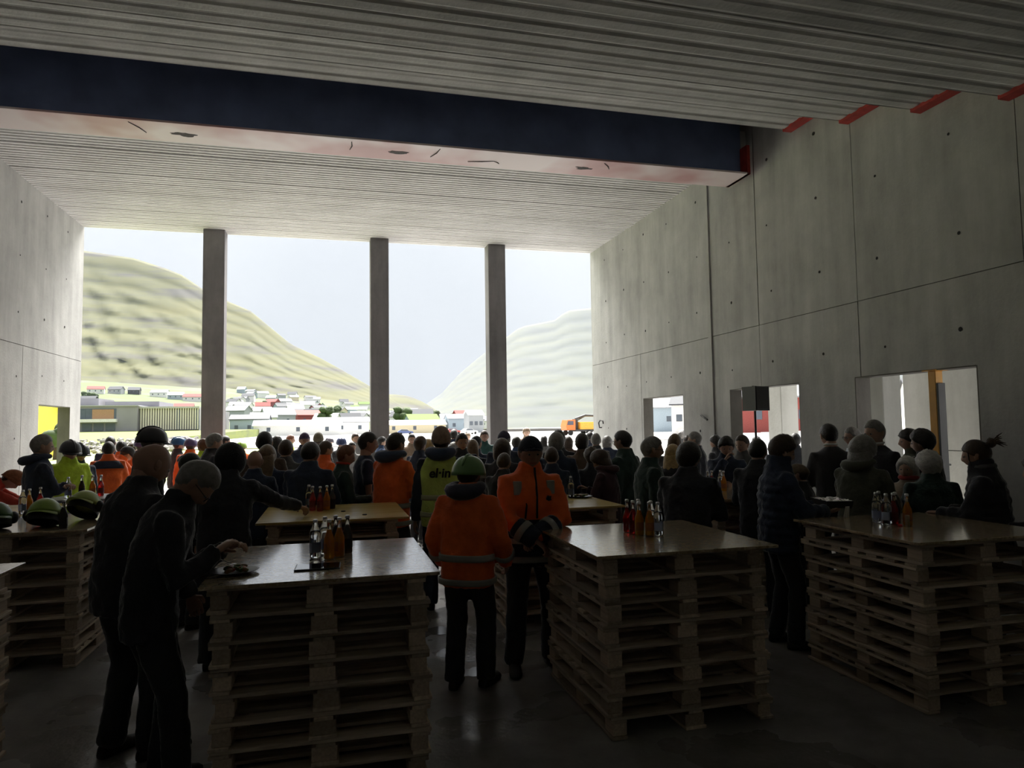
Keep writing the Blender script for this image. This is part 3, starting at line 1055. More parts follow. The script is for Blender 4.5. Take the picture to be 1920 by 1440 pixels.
# ================================================================== pallet tables
M_PAL = [wood('pallet_wood_long', (0.42, 0.335, 0.25), (0.64, 0.54, 0.42), .8, 1), wood('pallet_wood_cross', (0.40, 0.32, 0.24), (0.62, 0.52, 0.40), .8, 0), wood('pallet_block_wood', (0.44, 0.34, 0.25), (0.62, 0.51, 0.39), .85, 1, 5)]
PH, NP = 0.133, 8            # pallet height, pallets in a stack
PW, PL = 1.10, 1.14          # width (across boards), length (along boards)
PALLET_MESH = {}


def pmesh(kind, sx, sy, sz, m):
    key = (kind, sx, sy, sz)
    if key not in PALLET_MESH:
        PALLET_MESH[key] = MB().bevbox(-sx / 2, sx / 2, -sy / 2, sy / 2, -sz / 2, sz / 2, .003).mesh(kind, [m])
    return PALLET_MESH[key]


_bottom = pmesh('bottom_board', .098, PL, .020, M_PAL[0])
_bottomw = pmesh('wide_bottom_board', .140, PL, .020, M_PAL[0])
_string = pmesh('stringer_board', .098, PL, .020, M_PAL[0])
_deck = pmesh('deck_board', PW, .100, .020, M_PAL[1])
_block = pmesh('block', .090, .120, .073, M_PAL[2])
_blockm = pmesh('middle_block', .130, .120, .073, M_PAL[2])
rp = random.Random(3)


def pallet(x, y, z, rz, label, group):
    o = thing('pallet', label, 'pallet', (x, y, z), rz, group)

    def part(name, me, px, py, pz, j=.004):
        c = bpy.data.objects.new(name, me)
        COL.objects.link(c)
        c.parent = o
        c.location = (px + rp.uniform(-j, j), py + rp.uniform(-j, j), pz)
        c.rotation_euler = (0, 0, rp.uniform(-.006, .006))
    for px, me in ((-PW / 2 + .05, _bottom), (0, _bottomw), (PW / 2 - .05, _bottom)):
        part('bottom_board', me, px, 0, .010)
        part('stringer_board', _string, px, 0, .103)
    for px, me in ((-PW / 2 + .060, _block), (0, _blockm), (PW / 2 - .060, _block)):
        for py in (-PL / 2 + .070, 0, PL / 2 - .070):
            part('block', me, px, py, .0565)
    for k in range(7):
        part('deck_board', _deck, 0, -PL / 2 + .05 + k * (PL - .1) / 6, .123, .006)
    return o


M_OSB = chipboard('pressed_strand_board', [(0.27, 0.20, 0.12), (0.40, 0.31, 0.19), (0.46, 0.36, 0.23), (0.54, 0.44, 0.29)], 0.15)
M_PLY = wood('yellow_plywood', (0.55, 0.40, 0.12), (0.72, 0.55, 0.20), 0.27, 0, 1.2, 0.05)
TABLES = {  # X0 X1 Y0 Y1, board material, what tells the table apart
    'tablet': (-.63, .57, 3.76, 4.98, M_OSB, 'the board with the tablet and food plate'),
    'centre': (1.52, 2.74, 3.88, 5.13, M_OSB, 'the board beside the large man in orange'),
    'right': (3.58, 4.80, 3.65, 4.87, M_OSB, 'the board the quilted woman leans on'),
    'edge': (-2.98, -1.76, 3.60, 4.83, M_OSB, 'the board cut off by the left edge'),
    'helmets': (-3.10, -1.88, 6.30, 7.52, M_OSB, 'the board with three green helmets'),
    'yellow': (-.60, .67, 6.17, 7.42, M_PLY, 'the yellow board behind the tablet'),
    'food': (1.50, 2.74, 6.25, 7.48, M_PLY, 'the yellow board by the hooded woman'),
    'juice': (3.74, 4.96, 6.35, 7.57, M_OSB, 'the board before the chin-holding man'),
    'wall': (-3.95, -2.75, 7.55, 8.75, M_PLY, 'the yellow board below the folded-arms man'),
    'crowd_a': (-.30, .90, 8.50, 9.70, M_PLY, 'the board behind the dark T-shirt'),
    'crowd_b': (1.60, 2.80, 8.50, 9.70, M_PLY, 'the board behind the lettered vest'),
}
ORD = ['lowest', 'second lowest', 'third lowest', 'fourth lowest', 'fourth highest', 'third highest', 'second highest', 'topmost']
ZT = PH * NP + .001
for key, (x0, x1, y0, y1, m, what) in TABLES.items():
    cx, cy = (x0 + x1) / 2, (y0 + y1) / 2
    turn = 0 if key not in ('tablet', 'edge') else 0
    for k in range(NP):
        pallet(cx + rp.uniform(-.016, .016), cy + rp.uniform(-.016, .016), .001 + k * PH, turn + rad(rp.uniform(-.9, .9)), '%s wooden pallet in the stack under %s' % (ORD[k], what), 'pallets stacked under ' + what)
    lab = {'tablet': 'strand board table top with the tablet and food plate', 'centre': 'strand board table top beside the large man in orange', 'right': 'strand board table top the quilted woman leans on',
           'edge': 'strand board table top cut off by the left edge', 'helmets': 'strand board table top holding three green helmets', 'yellow': 'yellow plywood table top behind the table with the tablet',
           'food': 'yellow plywood table top in front of the brown hooded woman', 'juice': 'pale table top with the single bright orange bottle', 'wall': 'yellow plywood table top below the man with folded arms', 'crowd_a': 'plywood table top hidden in the crowd behind the dark T-shirt',
           'crowd_b': 'plywood table top hidden in the crowd behind the lettered vest'}[key]
    o = MB().bevbox(x0 - cx, x1 - cx, y0 - cy, y1 - cy, 0, .018, .002).build('table_top', m)
    o.location = (cx, cy, ZT)
    o.rotation_euler = (0, 0, rad(rp.uniform(-.5, .5)))
    tag(o, lab, 'table top', 'table tops laid on pallet stacks')
ZB = ZT + .0185

# ---- knots in the yellow board
M_KNOT = plain('dark_knot', (.05, .03, .015), .6)

# ================================================================== bottles
G_CLEAR = glassy('clear_glass', (0.95, 0.98, 0.98))
M_CAP = plain('silver_cap', (0.75, 0.75, 0.76), .3, .8)
LIQ = {'red': glassy('red_soda', (0.75, 0.02, 0.02), .05, .75, 1.33), 'orange': glassy('orange_soda', (1.0, 0.40, 0.02), .15, .3, 1.33), 'cola': glassy('cola', (0.035, 0.012, 0.006), .05, .5, 1.33), 'water': glassy('water', (0.97, 0.98, 1.0), .01, 1.0, 1.33)}
_ob = LIQ['orange'].node_tree.nodes['Principled BSDF']
_ob.inputs['Subsurface Weight'].default_value = .7
_ob.inputs['Subsurface Radius'].default_value = (1.0, .5, .1)
_ob.inputs['Subsurface Scale'].default_value = .03
M_LAB = {'red': plain('dark_red_label', (.16, .02, .02), .5), 'orange': plain('brown_orange_label', (.42, .14, .03), .5), 'cola': plain('black_label', (.02, .02, .02), .5), 'water': plain('pale_blue_label', (.45, .52, .75), .5)}


def bottle_meshes(kind):
    if kind == 'water':
        prof = [(.010, .0), (.031, .002), (.0335, .012), (.0335, .135), (.031, .155), (.020, .185), (.0138, .205), (.0122, .222)]
        h = .222
    else:
        prof = [(.010, .0), (.029, .002), (.031, .010), (.031, .105), (.029, .122), (.019, .148), (.0125, .172), (.0112, .225)]
        h = .225
    g = MB().lathe(prof, 18)
    t = .0022
    inner = [(max(.004, r_ - t), z + (t if i < 2 else 0)) for i, (r_, z) in enumerate(prof)]
    top = .165 if kind == 'water' else .172
    lp = [(r_ - .0006, z + .001) for r_, z in inner if z < top]
    lp.append((.0095, top))
    me_g = g.mesh('glass', [G_CLEAR], True)
    me_l = MB().lathe(lp, 16).mesh('liquid', [LIQ[kind]], True)
    me_c = MB().lathe([(.0132, h - .010), (.0140, h - .007), (.0132, h + .006), (.010, h + .008)], 14).mesh('cap', [M_CAP], True)
    r_ = prof[3][0] + .0006
    n = 18
    lab = MB()
    span = int(n * .7)
    lab.loft([[(r_ * math.cos(6.283 * j / n), r_ * math.sin(6.283 * j / n), z) for j in range(span)] for z in (.035, .092)], 0, False, False)
    me_b = lab.mesh('label', [M_LAB[kind]], True)
    return me_g, me_l, me_c, me_b


BM_ = {k: bottle_meshes(k) for k in LIQ}
NICE = {'red': 'red soda', 'orange': 'orange soda', 'cola': 'dark cola', 'water': 'clear water'}


def bottle(kind, x, y, z, label, group, s=1.0):
    o = thing('bottle', label, 'bottle', (x, y, z), rp.uniform(0, 6), group)
    o.scale = (s, s, s)
    for n_, me in zip(('glass', 'liquid', 'cap', 'paper_label'), BM_[kind]):
        link(n_, me, o)
    return o


for key, where, items in (
    ('tablet', 'on the board with the tablet', [('water', -.085, 4.385, 'front'), ('water', -.03, 4.50, 'rear'), ('orange', -.005, 4.335, 'front'), ('orange', .055, 4.40, 'second'), ('cola', .105, 4.50, 'right'), ('cola', .035, 4.52, 'rear')]),
    ('centre', 'on the board beside the large man in orange', [('red', 2.075, 4.70, 'left'), ('red', 2.08, 4.61, 'second'), ('orange', 2.09, 4.53, 'left'), ('orange', 2.15, 4.49, 'second'), ('water', 2.20, 4.57, 'rear'), ('water', 2.205, 4.47, 'front'), ('cola', 2.15, 4.67, 'rear')]),
    ('right', 'on the board the quilted woman leans on', [('water', 4.02, 4.47, 'left'), ('water', 4.015, 4.365, 'front'), ('water', 4.10, 4.53, 'rear'), ('red', 4.075, 4.36, 'front'), ('cola', 4.13, 4.40, 'front'), ('orange', 4.11, 4.27, 'front')]),
    ('yellow', 'on the yellow board behind the tablet', [('water', -.20, 7.15, 'left'), ('red', -.16, 6.93, 'left'), ('red', -.09, 6.87, 'second'), ('orange', -.03, 6.95, 'right'), ('cola', .02, 7.03, 'rear')]),
    ('helmets', 'among the green helmets', [('cola', -2.08, 6.40, 'front')]),
    ('wall', 'on the yellow board below the folded-arms man', [('water', -2.86, 7.72, 'left'), ('orange', -2.84, 7.82, 'left'), ('red', -2.81, 8.0, 'right')]),
    ('food', 'on the yellow board by the brown hooded woman', [('water', 2.50, 7.12, 'only')]),
    ('juice', 'on the board before the chin-holding young man', [('cola', 4.14, 7.12, 'left'), ('red', 4.24, 7.20, 'second'), ('orange', 4.33, 7.10, 'bright'), ('water', 4.38, 7.25, 'rear')]),
    ('crowd_a', 'between the T-shirt and the orange jacket', [('orange', .56, 8.80, 'left'), ('orange', .64, 8.75, 'right')]),
    ('crowd_b', 'above the shoulder of the green-helmeted worker', [('orange', 1.95, 8.62, 'left'), ('water', 2.05, 8.70, 'right')])):
    for (k, x, y, pos) in items:
        bottle(k, x, y, ZB, '%s glass bottle of %s %s' % (pos, NICE[k], where), 'bottles ' + where)

# food, cutlery, tablet on the first table
M_PLATE = plain('dark_plate', (.05, .045, .04), .35)
M_FOOD = {'pale': plain('pale_food', (.7, .62, .48), .6), 'brown': plain('brown_food', (.28, .15, .06), .5), 'green': plain('green_food', (.14, .22, .05), .6), 'red': plain('red_food', (.5, .08, .04), .5)}


def plate(loc, label, n=16, s=1.0):
    o = thing('plate', label, 'plate', loc)
    o.scale = (s, s, s)
    MB().lathe([(.045, 0), (.075, .002), (.125, .016), (.128, .019), (.118, .017), (.072, .006), (.01, .005)], 28).build('dish', M_PLATE, o, True)
    for i in range(n):
        a, rr = rp.uniform(0, 6.28), rp.uniform(.01, .085)
        mb = MB()
        M = Matrix.Rotation(rp.uniform(0, 6), 3, 'Z') @ Matrix.Rotation(rp.uniform(-.5, .5), 3, 'X')
        mb.ellipsoid((rr * math.cos(a), rr * math.sin(a), .016 + rp.uniform(0, .014)), (rp.uniform(.014, .026), rp.uniform(.012, .02), .011), 8, 6, 0, M)
        mb.build('food_piece', M_FOOD[rp.choice(['pale', 'pale', 'brown', 'green', 'red'])], o, True)
    return o


plate((-.50, 4.08, ZB), 'dark plate of salad and bread the grey-haired man eats from', 22)
plate((2.60, 7.10, ZB), 'plate of food in front of the brown hooded woman', 14)
fk = thing('fork', 'metal fork held over the plate of salad', 'fork', (-.545, 4.06, ZB + .055), rad(40))
MB().tube([(-.10, 0, .06), (-.02, 0, .025), (.03, 0, 0)], [.003, .0025, .003], 6).build('handle', M_CAP, fk)
MB().bevbox(.03, .065, -.009, .009, -.012, -.008, .001).build('tines', M_CAP, fk)
tb = thing('tablet', 'black tablet with glossy screen lying on the board', 'tablet', (-.065, 4.09, ZB), rad(-2))
MB().bevbox(-.122, .122, -.085, .085, 0, .008, .002).build('case', plain('black_case', (.012, .012, .014), .35), tb)
MB().bevbox(-.115, .115, -.078, .078, .008, .0086, .0002).build('screen', plain('black_screen', (.01, .01, .012), .04), tb)
nap = MB()
nn = 8
gv = [(.035 * (i / nn - .5) * (1 + .5 * j / nn), .004 * math.sin(i * 1.4) + .02 * j / nn, -.09 * j / nn) for j in range(nn + 1) for i in range(nn + 1)]
nap.add(gv, [(j * (nn + 1) + i, j * (nn + 1) + i + 1, (j + 1) * (nn + 1) + i + 1, (j + 1) * (nn + 1) + i) for j in range(nn) for i in range(nn)])
cc = tag(nap.build('napkin', plain('white_paper', (.75, .75, .72), .8), None, True), 'white paper napkin standing at the corner of the quilted woman\'s table', 'napkin')
cc.location = (4.02, 4.78, ZB + .09)
md = cc.modifiers.new('thickness', 'SOLIDIFY')
md.thickness = .002
for (x, y, c, lab) in ((.02, 4.66, (.8, .8, .78), 'small white paper slip behind the bottles on the tablet board'),):
    tag(MB().bevbox(x - .03, x + .03, y - .02, y + .02, ZB, ZB + .002, .0005).build('paper_slip', plain('paper', c, .8)), lab, 'paper')
bc = tag(MB().lathe([(.016, 0), (.017, .006), (.013, .012)], 14).build('crown_cork', plain('red_cap', (.6, .02, .03), .4), None, True), 'red bottle cap lying among the bottles by the quilted woman', 'cap')
bc.location = (4.045, 4.275, ZB)
bc = tag(MB().bevbox(-.012, .012, -.012, .012, 0, .085, .002).build('card_box', plain('tan_card', (.45, .33, .22), .7)), 'small upright tan card beside the orange bottle on the right', 'box')
bc.location = (4.055, 4.215, ZB)
kx = 0
for (x, y) in ((.12, 6.75), (.30, 6.42)):
    kx += 1
    o = tag(MB().lathe([(.02, 0), (.021, .004), (.018, .009)], 12).build('crown_cork', M_KNOT, None, True), 'dark bottle cap on the yellow board, %s of the two' % ('farther' if kx == 1 else 'nearer'), 'cap')
    o.location = (x, y, ZB)

# ---- helmets on the left board
M_HGREEN = plain('green_helmet_shell', (0.24, 0.36, 0.06), .35, 0, .06)
M_HBLACK = plain('black_plastic', (.02, .02, .022), .5)


def table_helmet(loc, rz, tilt, label, shell):
    o = thing('safety_helmet', label, 'helmet', loc, rz, 'green helmets on the left board')
    R = Matrix.Rotation(tilt, 4, 'X')
    mb = MB()
    rings = []
    n = 22
    for i in range(9):
        th = math.pi / 2 * i / 8
        c_, s_ = math.cos(th), math.sin(th)
        rings.append([(.125 * c_ * math.cos(6.283 * j / n), .15 * c_ * math.sin(6.283 * j / n), .145 * s_ + .02) for j in range(n)])
    rings[-1] = [(0.004 * math.cos(6.283 * j / n), 0.004 * math.sin(6.283 * j / n), .166) for j in range(n)]
    mb.loft(rings, 0, True)
    me = mb.mesh('shell', [shell], True)
    me.transform(R)
    link('shell', me, o)
    pk = MB()
    pr_ = []
    for k in range(11):
        a = rad(30 + 12 * k)
        pr_.append((a, .13 * math.cos(a), .152 * math.sin(a)))
    pk.loft([[(x * .96, y * .96, .03) for a, x, y in pr_], [(x * 1.02, y * 1.02 + .055 * math.sin(a) ** 4, .008) for a, x, y in pr_], [(x * 1.02, y * 1.02 + .055 * math.sin(a) ** 4, .002) for a, x, y in pr_], [(x * .96, y * .96, .022) for a, x, y in pr_]], 0, False, False)
    me = pk.mesh('peak', [shell], True)
    me.transform(R)
    link('peak', me, o)
    for s_ in (-1, 1):
        em = MB()
        em.ellipsoid((s_ * .125, -.01, .03), (.035, .05, .05), 12, 8)
        me = em.mesh('ear_muff', [M_HBLACK], True)
        me.transform(R)
        link('ear_muff', me, o)
    hb = MB()
    hb.loft([[(.112 * k * math.cos(6.283 * j / n), .138 * k * math.sin(6.283 * j / n), z) for j in range(n)] for k, z in ((1.03, -.035), (1.05, .03), (.94, .035), (.92, -.03))], 0, False)
    me = hb.mesh('head_band', [M_HBLACK], True)
    me.transform(R)
    link('head_band', me, o)
    return o


table_helmet((-2.60, 6.50, ZB + .065), rad(200), rad(14), 'dark green helmet at the left end of the helmet row', plain('dark_green_shell', (.05, .11, .03), .4, 0, .06))
table_helmet((-2.27, 6.56, ZB + .075), rad(182), rad(20), 'green helmet with raised peak in the middle of the helmet row', M_HGREEN)
table_helmet((-2.10, 6.95, ZB + .10), rad(165), rad(34), 'pale green helmet tilted up at the right end of the helmet row', plain('pale_green_shell', (.36, .44, .12), .35, 0, .06))

# ---- grey bar table on the left
ct = thing('bar_table', 'grey round bar table on folding legs beside the yellow-green safety jacket', 'table', (-2.83, 9.52, 0))
M_GREYTOP = plain('grey_top', (.30, .31, .31), .35)
MB().lathe([(.40, 1.045), (.42, 1.05), (.42, 1.075), (.41, 1.082)], 32).build('top', M_GREYTOP, ct, False)
for a in (45, 135, 225, 315):
    MB().tube([(.22 * math.cos(rad(a)), .22 * math.sin(rad(a)), 1.045), (.05 * math.cos(rad(a)), .05 * math.sin(rad(a)), .55), (.30 * math.cos(rad(a + 90)), .30 * math.sin(rad(a + 90)), .012)], .013, 8).build('leg', M_CAP, ct)
for (k, x, y, pos) in (('water', -3.0, 9.36, 'front'), ('cola', -2.93, 9.60, 'middle'), ('orange', -2.79, 9.52, 'right'), ('red', -2.71, 9.56, 'right')):
    bottle(k, x, y, 1.0825, '%s bottle of %s on the grey round bar table' % (pos, NICE[k]), 'bottles on the grey bar table', 1.1)

# ---- loudspeaker on a stand before the second opening
st = thing('speaker_stand', 'black tripod stand carrying the loudspeaker', 'stand', (6.6, 9.83, 0))
MB().tube([(0, 0, .35), (0, 0, 2.05)], .018, 10).build('pole', M_HBLACK, st)
MB().tube([(0, 0, .8), (0, 0, .9)], .03, 10).build('collar', M_HBLACK, st)
for a in (20, 140, 260):
    MB().tube([(0, 0, .82), (.42 * math.cos(rad(a)), .42 * math.sin(rad(a)), .012)], .012, 8).build('leg', M_HBLACK, st)
    MB().tube([(0, 0, .4), (.2 * math.cos(rad(a)), .2 * math.sin(rad(a)), .43)], .008, 6).build('brace', M_HBLACK, st)
sp_ = thing('loudspeaker', 'black loudspeaker on a stand in front of the second opening', 'loudspeaker', (6.6, 9.83, 2.052), rad(18))
MB().prism([(-.17, -.15), (.17, -.15), (.12, .15), (-.12, .15)], 2, 0, .385).build('cabinet', M_HBLACK, sp_)
MB().bevbox(-.155, .155, -.162, -.15, .02, .365, .004).build('grille', plain('black_mesh', (.012, .012, .012), .7, 0, .3, 60), sp_)
MB().bevbox(-.05, .05, -.01, .01, .385, .40, .004).build('carry_handle', M_HBLACK, sp_)

# ---- small iron bits on the right wall
hk = tag(MB().tube([(6.99, 17.35, 1.80), (6.93, 17.35, 1.80), (6.90, 17.33, 1.92), (6.91, 17.25, 1.99), (6.95, 17.16, 1.97), (6.95, 17.13, 1.90)], .018, 7).build('wall_hook', M_HBLACK), 'bent black iron hook on the wall near its far corner', 'hook')
hk = tag(MB().tube([(6.99, 12.15, 2.0), (6.94, 12.1, 2.02), (6.94, 11.98, 1.97), (6.95, 11.90, 1.93)], .02, 7).build('wall_hook', M_HBLACK), 'bent black iron bar on the wall between two openings', 'hook')
PEOPLE = [
    ('person in red jacket and rust knit hat bending down at the left edge', -4.023, 9.748, 1.644, 74.0, 'bend', 'jacket', (0.5, 0.05, 0.03), (0.04, 0.04, 0.046), 'beanie', (0.3, 0.11, 0.05), {}),
    ('grey-cropped man in dark navy jacket with folded arms against the left wall', -3.183, 8.984, 1.838, 60.7, 'cross', 'jacket', (0.028, 0.04, 0.075), (0.05, 0.07, 0.12), 'short', (0.22, 0.21, 0.2), {'hood': 1}),
    ('man in bright yellow-green safety jacket and dark helmet beside the grey table', -3.278, 10.234, 1.744, 142.3, 'pockets', 'hivis', (0.62, 0.85, 0.06), (0.04, 0.04, 0.046), 'helmet', (0.02, 0.022, 0.03), {'bands': 1}),
    ('man in navy jacket mostly hidden behind the yellow-green safety jacket', -3.348, 10.774, 1.693, 132.8, 'stand', 'jacket', (0.028, 0.04, 0.075), (0.04, 0.04, 0.046), 'helmet', (0.03, 0.03, 0.05), {}),
    ('man in orange safety jacket with black shoulder yoke seen from behind', -3.241, 11.747, 1.716, -10.4, 'hold', 'hivis', (0.95, 0.15, 0.03), (0.04, 0.04, 0.046), 'short', (0.012, 0.01, 0.009), {'yoke': 1}),
    ('dark-haired man right behind the orange jacket with the black yoke', -3.976, 14.525, 1.778, -15.3, 'stand', 'jacket', (0.028, 0.04, 0.075), (0.04, 0.04, 0.046), 'short', (0.012, 0.01, 0.009), {}),
    ('dark-haired person in orange jacket between the black yoke and the curly head', -3.576, 13.671, 1.703, 5.4, 'stand', 'hivis', (0.95, 0.15, 0.03), (0.04, 0.04, 0.046), 'short', (0.012, 0.01, 0.009), {}),
    ('stooping man in orange safety jacket and black knit hat', -3.316, 12.491, 1.691, 45.7, 'lean', 'hivis', (0.95, 0.15, 0.03), (0.04, 0.04, 0.046), 'beanie', (0.02, 0.02, 0.025), {}),
    ('brown curly-haired person beyond the stooping orange jacket', -4.143, 16.707, 1.631, 16.1, 'stand', 'jacket', (0.1, 0.065, 0.045), (0.04, 0.04, 0.046), 'curly', (0.05, 0.028, 0.016), {}),
    ('person in purple helmet almost hidden by the large black helmet', -3.582, 14.984, 1.7, 6.6, 'stand', 'jacket', (0.028, 0.04, 0.075), (0.04, 0.04, 0.046), 'helmet', (0.07, 0.04, 0.12), {}),
    ('tall worker in large black helmet behind the bald man in black', -1.858, 8.129, 1.883, 57.4, 'stand', 'jacket', (0.026, 0.028, 0.036), (0.04, 0.04, 0.046), 'helmet', (0.012, 0.013, 0.02), {}),
    ('bald man in black jacket standing with his back turned, nearest on the left', -1.108, 4.535, 1.806, 47.3, 'stoop', 'jacket', (0.026, 0.028, 0.036), (0.026, 0.028, 0.036), 'bald', (0.012, 0.01, 0.009), {}),
    ('grey-haired man in glasses bending over a plate of food', -0.83, 4.05, 1.76, 82.0, 'plate', 'jacket', (0.026, 0.028, 0.036), (0.026, 0.028, 0.036), 'short', (0.22, 0.21, 0.2), {'glasses': 1}),
    ('man in bright blue helmet and dark jacket', -2.798, 14.368, 1.733, 59.1, 'stand', 'jacket', (0.04, 0.04, 0.046), (0.04, 0.04, 0.046), 'helmet', (0.02, 0.11, 0.28), {}),
    ('worker in purple helmet and orange and yellow jacket seen from behind', -2.504, 13.993, 1.711, 9.9, 'stand', 'hivis', (0.95, 0.15, 0.03), (0.04, 0.04, 0.046), 'helmet', (0.09, 0.05, 0.16), {'yoke': 1}),
    ('red-haired person in bright yellow jacket next to the concrete column', -1.926, 11.975, 1.731, -39.2, 'stand', 'hivis', (0.62, 0.85, 0.06), (0.04, 0.04, 0.046), 'short', (0.17, 0.06, 0.025), {}),
    ('grey-haired man in dark coat in front of the concrete column', -1.605, 10.396, 1.825, 66.5, 'hold', 'jacket', (0.04, 0.04, 0.046), (0.04, 0.04, 0.046), 'short', (0.22, 0.21, 0.2), {}),
    ('person in dark clothes just behind the grey-haired man at the column', -2.15, 15.557, 1.746, 62.3, 'stand', 'jacket', (0.026, 0.028, 0.036), (0.04, 0.04, 0.046), 'short', (0.012, 0.01, 0.009), {}),
    ('dark crop-haired man in black looking right, with a red collar', -1.33, 7.268, 1.639, 64.9, 'stand', 'jacket', (0.026, 0.028, 0.036), (0.026, 0.028, 0.036), 'short', (0.012, 0.01, 0.009), {}),
    ('big man in black hooded jacket reaching across the yellow table', -0.801, 6.005, 1.752, 7.6, 'reach', 'coat', (0.026, 0.028, 0.036), (0.026, 0.028, 0.036), 'hoodup', (0.012, 0.014, 0.02), {}),
    ('worker in yellow-green helmet and orange jacket in the far crowd', -1.914, 16.567, 1.592, 3.4, 'stand', 'hivis', (0.95, 0.15, 0.03), (0.04, 0.04, 0.046), 'helmet', (0.25, 0.4, 0.06), {}),
    ('balding man in dark jacket low between the hooded man and the woman', -0.764, 7.701, 1.65, 4.4, 'hold', 'jacket', (0.028, 0.04, 0.075), (0.04, 0.04, 0.046), 'bald', (0.05, 0.028, 0.016), {}),
    ('woman with loose fair hair in dark jacket facing away', -0.682, 8.1, 1.692, 10.3, 'hold', 'jacket', (0.028, 0.04, 0.075), (0.04, 0.04, 0.046), 'long', (0.16, 0.1, 0.05), {}),
    ('tall dark-haired man in brown jacket seen from behind', -0.745, 8.582, 1.831, 5.1, 'stand', 'jacket', (0.1, 0.065, 0.045), (0.04, 0.04, 0.046), 'short', (0.012, 0.01, 0.009), {}),
    ('dark-haired person behind the shoulder of the brown jacket', -0.885, 12.426, 1.733, 16.0, 'stand', 'jacket', (0.04, 0.04, 0.046), (0.04, 0.04, 0.046), 'full', (0.012, 0.01, 0.009), {}),
    ('close-cropped man in jacket with pale shoulder piping', -0.536, 9.064, 1.728, 6.7, 'stand', 'jacket', (0.1, 0.1, 0.1), (0.04, 0.04, 0.046), 'short', (0.05, 0.028, 0.016), {}),
    ('far red-haired person in yellow collar', -0.99, 18.272, 1.73, 87.0, 'stand', 'hivis', (0.62, 0.85, 0.06), (0.04, 0.04, 0.046), 'short', (0.17, 0.06, 0.025), {}),
    ('man in dark purple cap facing the camera in the far crowd', -0.449, 12.991, 1.796, 168.0, 'stand', 'jacket', (0.028, 0.04, 0.075), (0.04, 0.04, 0.046), 'cap', (0.06, 0.04, 0.09), {}),
    ('far person in khaki knit hat', -0.225, 13.912, 1.781, 9.1, 'stand', 'jacket', (0.04, 0.04, 0.046), (0.04, 0.04, 0.046), 'beanie', (0.16, 0.14, 0.09), {}),
    ('stout dark-haired man in dark navy coat at the yellow table', -0.218, 7.611, 1.725, 18.5, 'hold', 'coat', (0.028, 0.04, 0.075), (0.04, 0.04, 0.046), 'short', (0.012, 0.01, 0.009), {}),
    ('man in red-orange safety jacket with folded arms', -0.083, 9.949, 1.691, 59.7, 'cross', 'hivis', (0.95, 0.15, 0.03), (0.04, 0.04, 0.046), 'short', (0.05, 0.028, 0.016), {'bands': 1}),
    ('far person in small dark helmet', -0.044, 21.953, 1.588, 60.0, 'stand', 'jacket', (0.04, 0.04, 0.046), (0.04, 0.04, 0.046), 'helmet', (0.05, 0.04, 0.05), {}),
    ('worker in blue helmet facing the camera in the far crowd', 0.24, 16.067, 1.655, 175.9, 'stand', 'jacket', (0.04, 0.04, 0.046), (0.04, 0.04, 0.046), 'helmet', (0.04, 0.06, 0.16), {}),
    ('ruddy-faced man in dark open jacket over red shirt', 0.122, 7.942, 1.678, 81.2, 'hold', 'jacket', (0.03, 0.058, 0.05), (0.04, 0.04, 0.046), 'short', (0.17, 0.06, 0.025), {}),
    ('tiny far figure in grey jumper by the middle column', 0.578, 17.552, 1.748, 151.9, 'stand', 'jacket', (0.3, 0.3, 0.3), (0.04, 0.04, 0.046), 'short', (0.05, 0.028, 0.016), {}),
    ('far figure in chequered top in front of the middle column', 0.445, 15.245, 1.58, 171.7, 'stand', 'jacket', (0.3, 0.3, 0.3), (0.04, 0.04, 0.046), 'short', (0.012, 0.01, 0.009), {}),
    ('man in dark T-shirt with bare arms looking right', 0.388, 8.245, 1.808, 82.9, 'stand', 'tshirt', (0.028, 0.04, 0.075), (0.04, 0.04, 0.046), 'short', (0.012, 0.01, 0.009), {}),
    ('person in dark blue jacket between the T-shirt and the orange jacket', 1.181, 17.177, 1.644, 84.0, 'stand', 'jacket', (0.03, 0.06, 0.14), (0.04, 0.04, 0.046), 'full', (0.012, 0.01, 0.009), {}),
    ('grey-hooded person low in front of the middle column', 1.522, 18.912, 1.426, 64.7, 'stand', 'jacket', (0.1, 0.1, 0.1), (0.04, 0.04, 0.046), 'short', (0.22, 0.21, 0.2), {}),
    ('man in orange safety jacket with blue hood seen from behind', 0.654, 7.685, 1.806, 50.1, 'hold', 'hivis', (0.95, 0.15, 0.03), (0.04, 0.04, 0.046), 'short', (0.012, 0.01, 0.009), {'bands': 1, 'hood': (0.04, 0.06, 0.11)}),
    ('far bearded man facing the camera beside the dark blue coat', 1.799, 15.981, 1.724, 181.4, 'stand', 'jacket', (0.25, 0.18, 0.13), (0.04, 0.04, 0.046), 'short', (0.012, 0.01, 0.009), {}),
    ('man in dark blue coat seen from behind next to the vest', 1.325, 10.792, 1.708, 47.1, 'stand', 'coat', (0.028, 0.04, 0.075), (0.04, 0.04, 0.046), 'full', (0.05, 0.028, 0.016), {}),
    ('woman with long fair hair left of the lettered vest', 1.559, 11.392, 1.669, -2.2, 'stand', 'jacket', (0.028, 0.04, 0.075), (0.04, 0.04, 0.046), 'long', (0.45, 0.31, 0.13), {}),
    ('tall shaven-headed man in yellow-green vest with black lettering', 1.119, 7.242, 1.848, 13.8, 'stand', 'vest', (0.62, 0.85, 0.06), (0.028, 0.04, 0.075), 'beanie', (0.3, 0.22, 0.17), {'elin': 1, 'hood': (0.04, 0.06, 0.11)}),
    ('dark-haired far person right of the shaven head', 2.713, 15.661, 1.807, 19.9, 'stand', 'jacket', (0.028, 0.04, 0.075), (0.04, 0.04, 0.046), 'short', (0.012, 0.01, 0.009), {}),
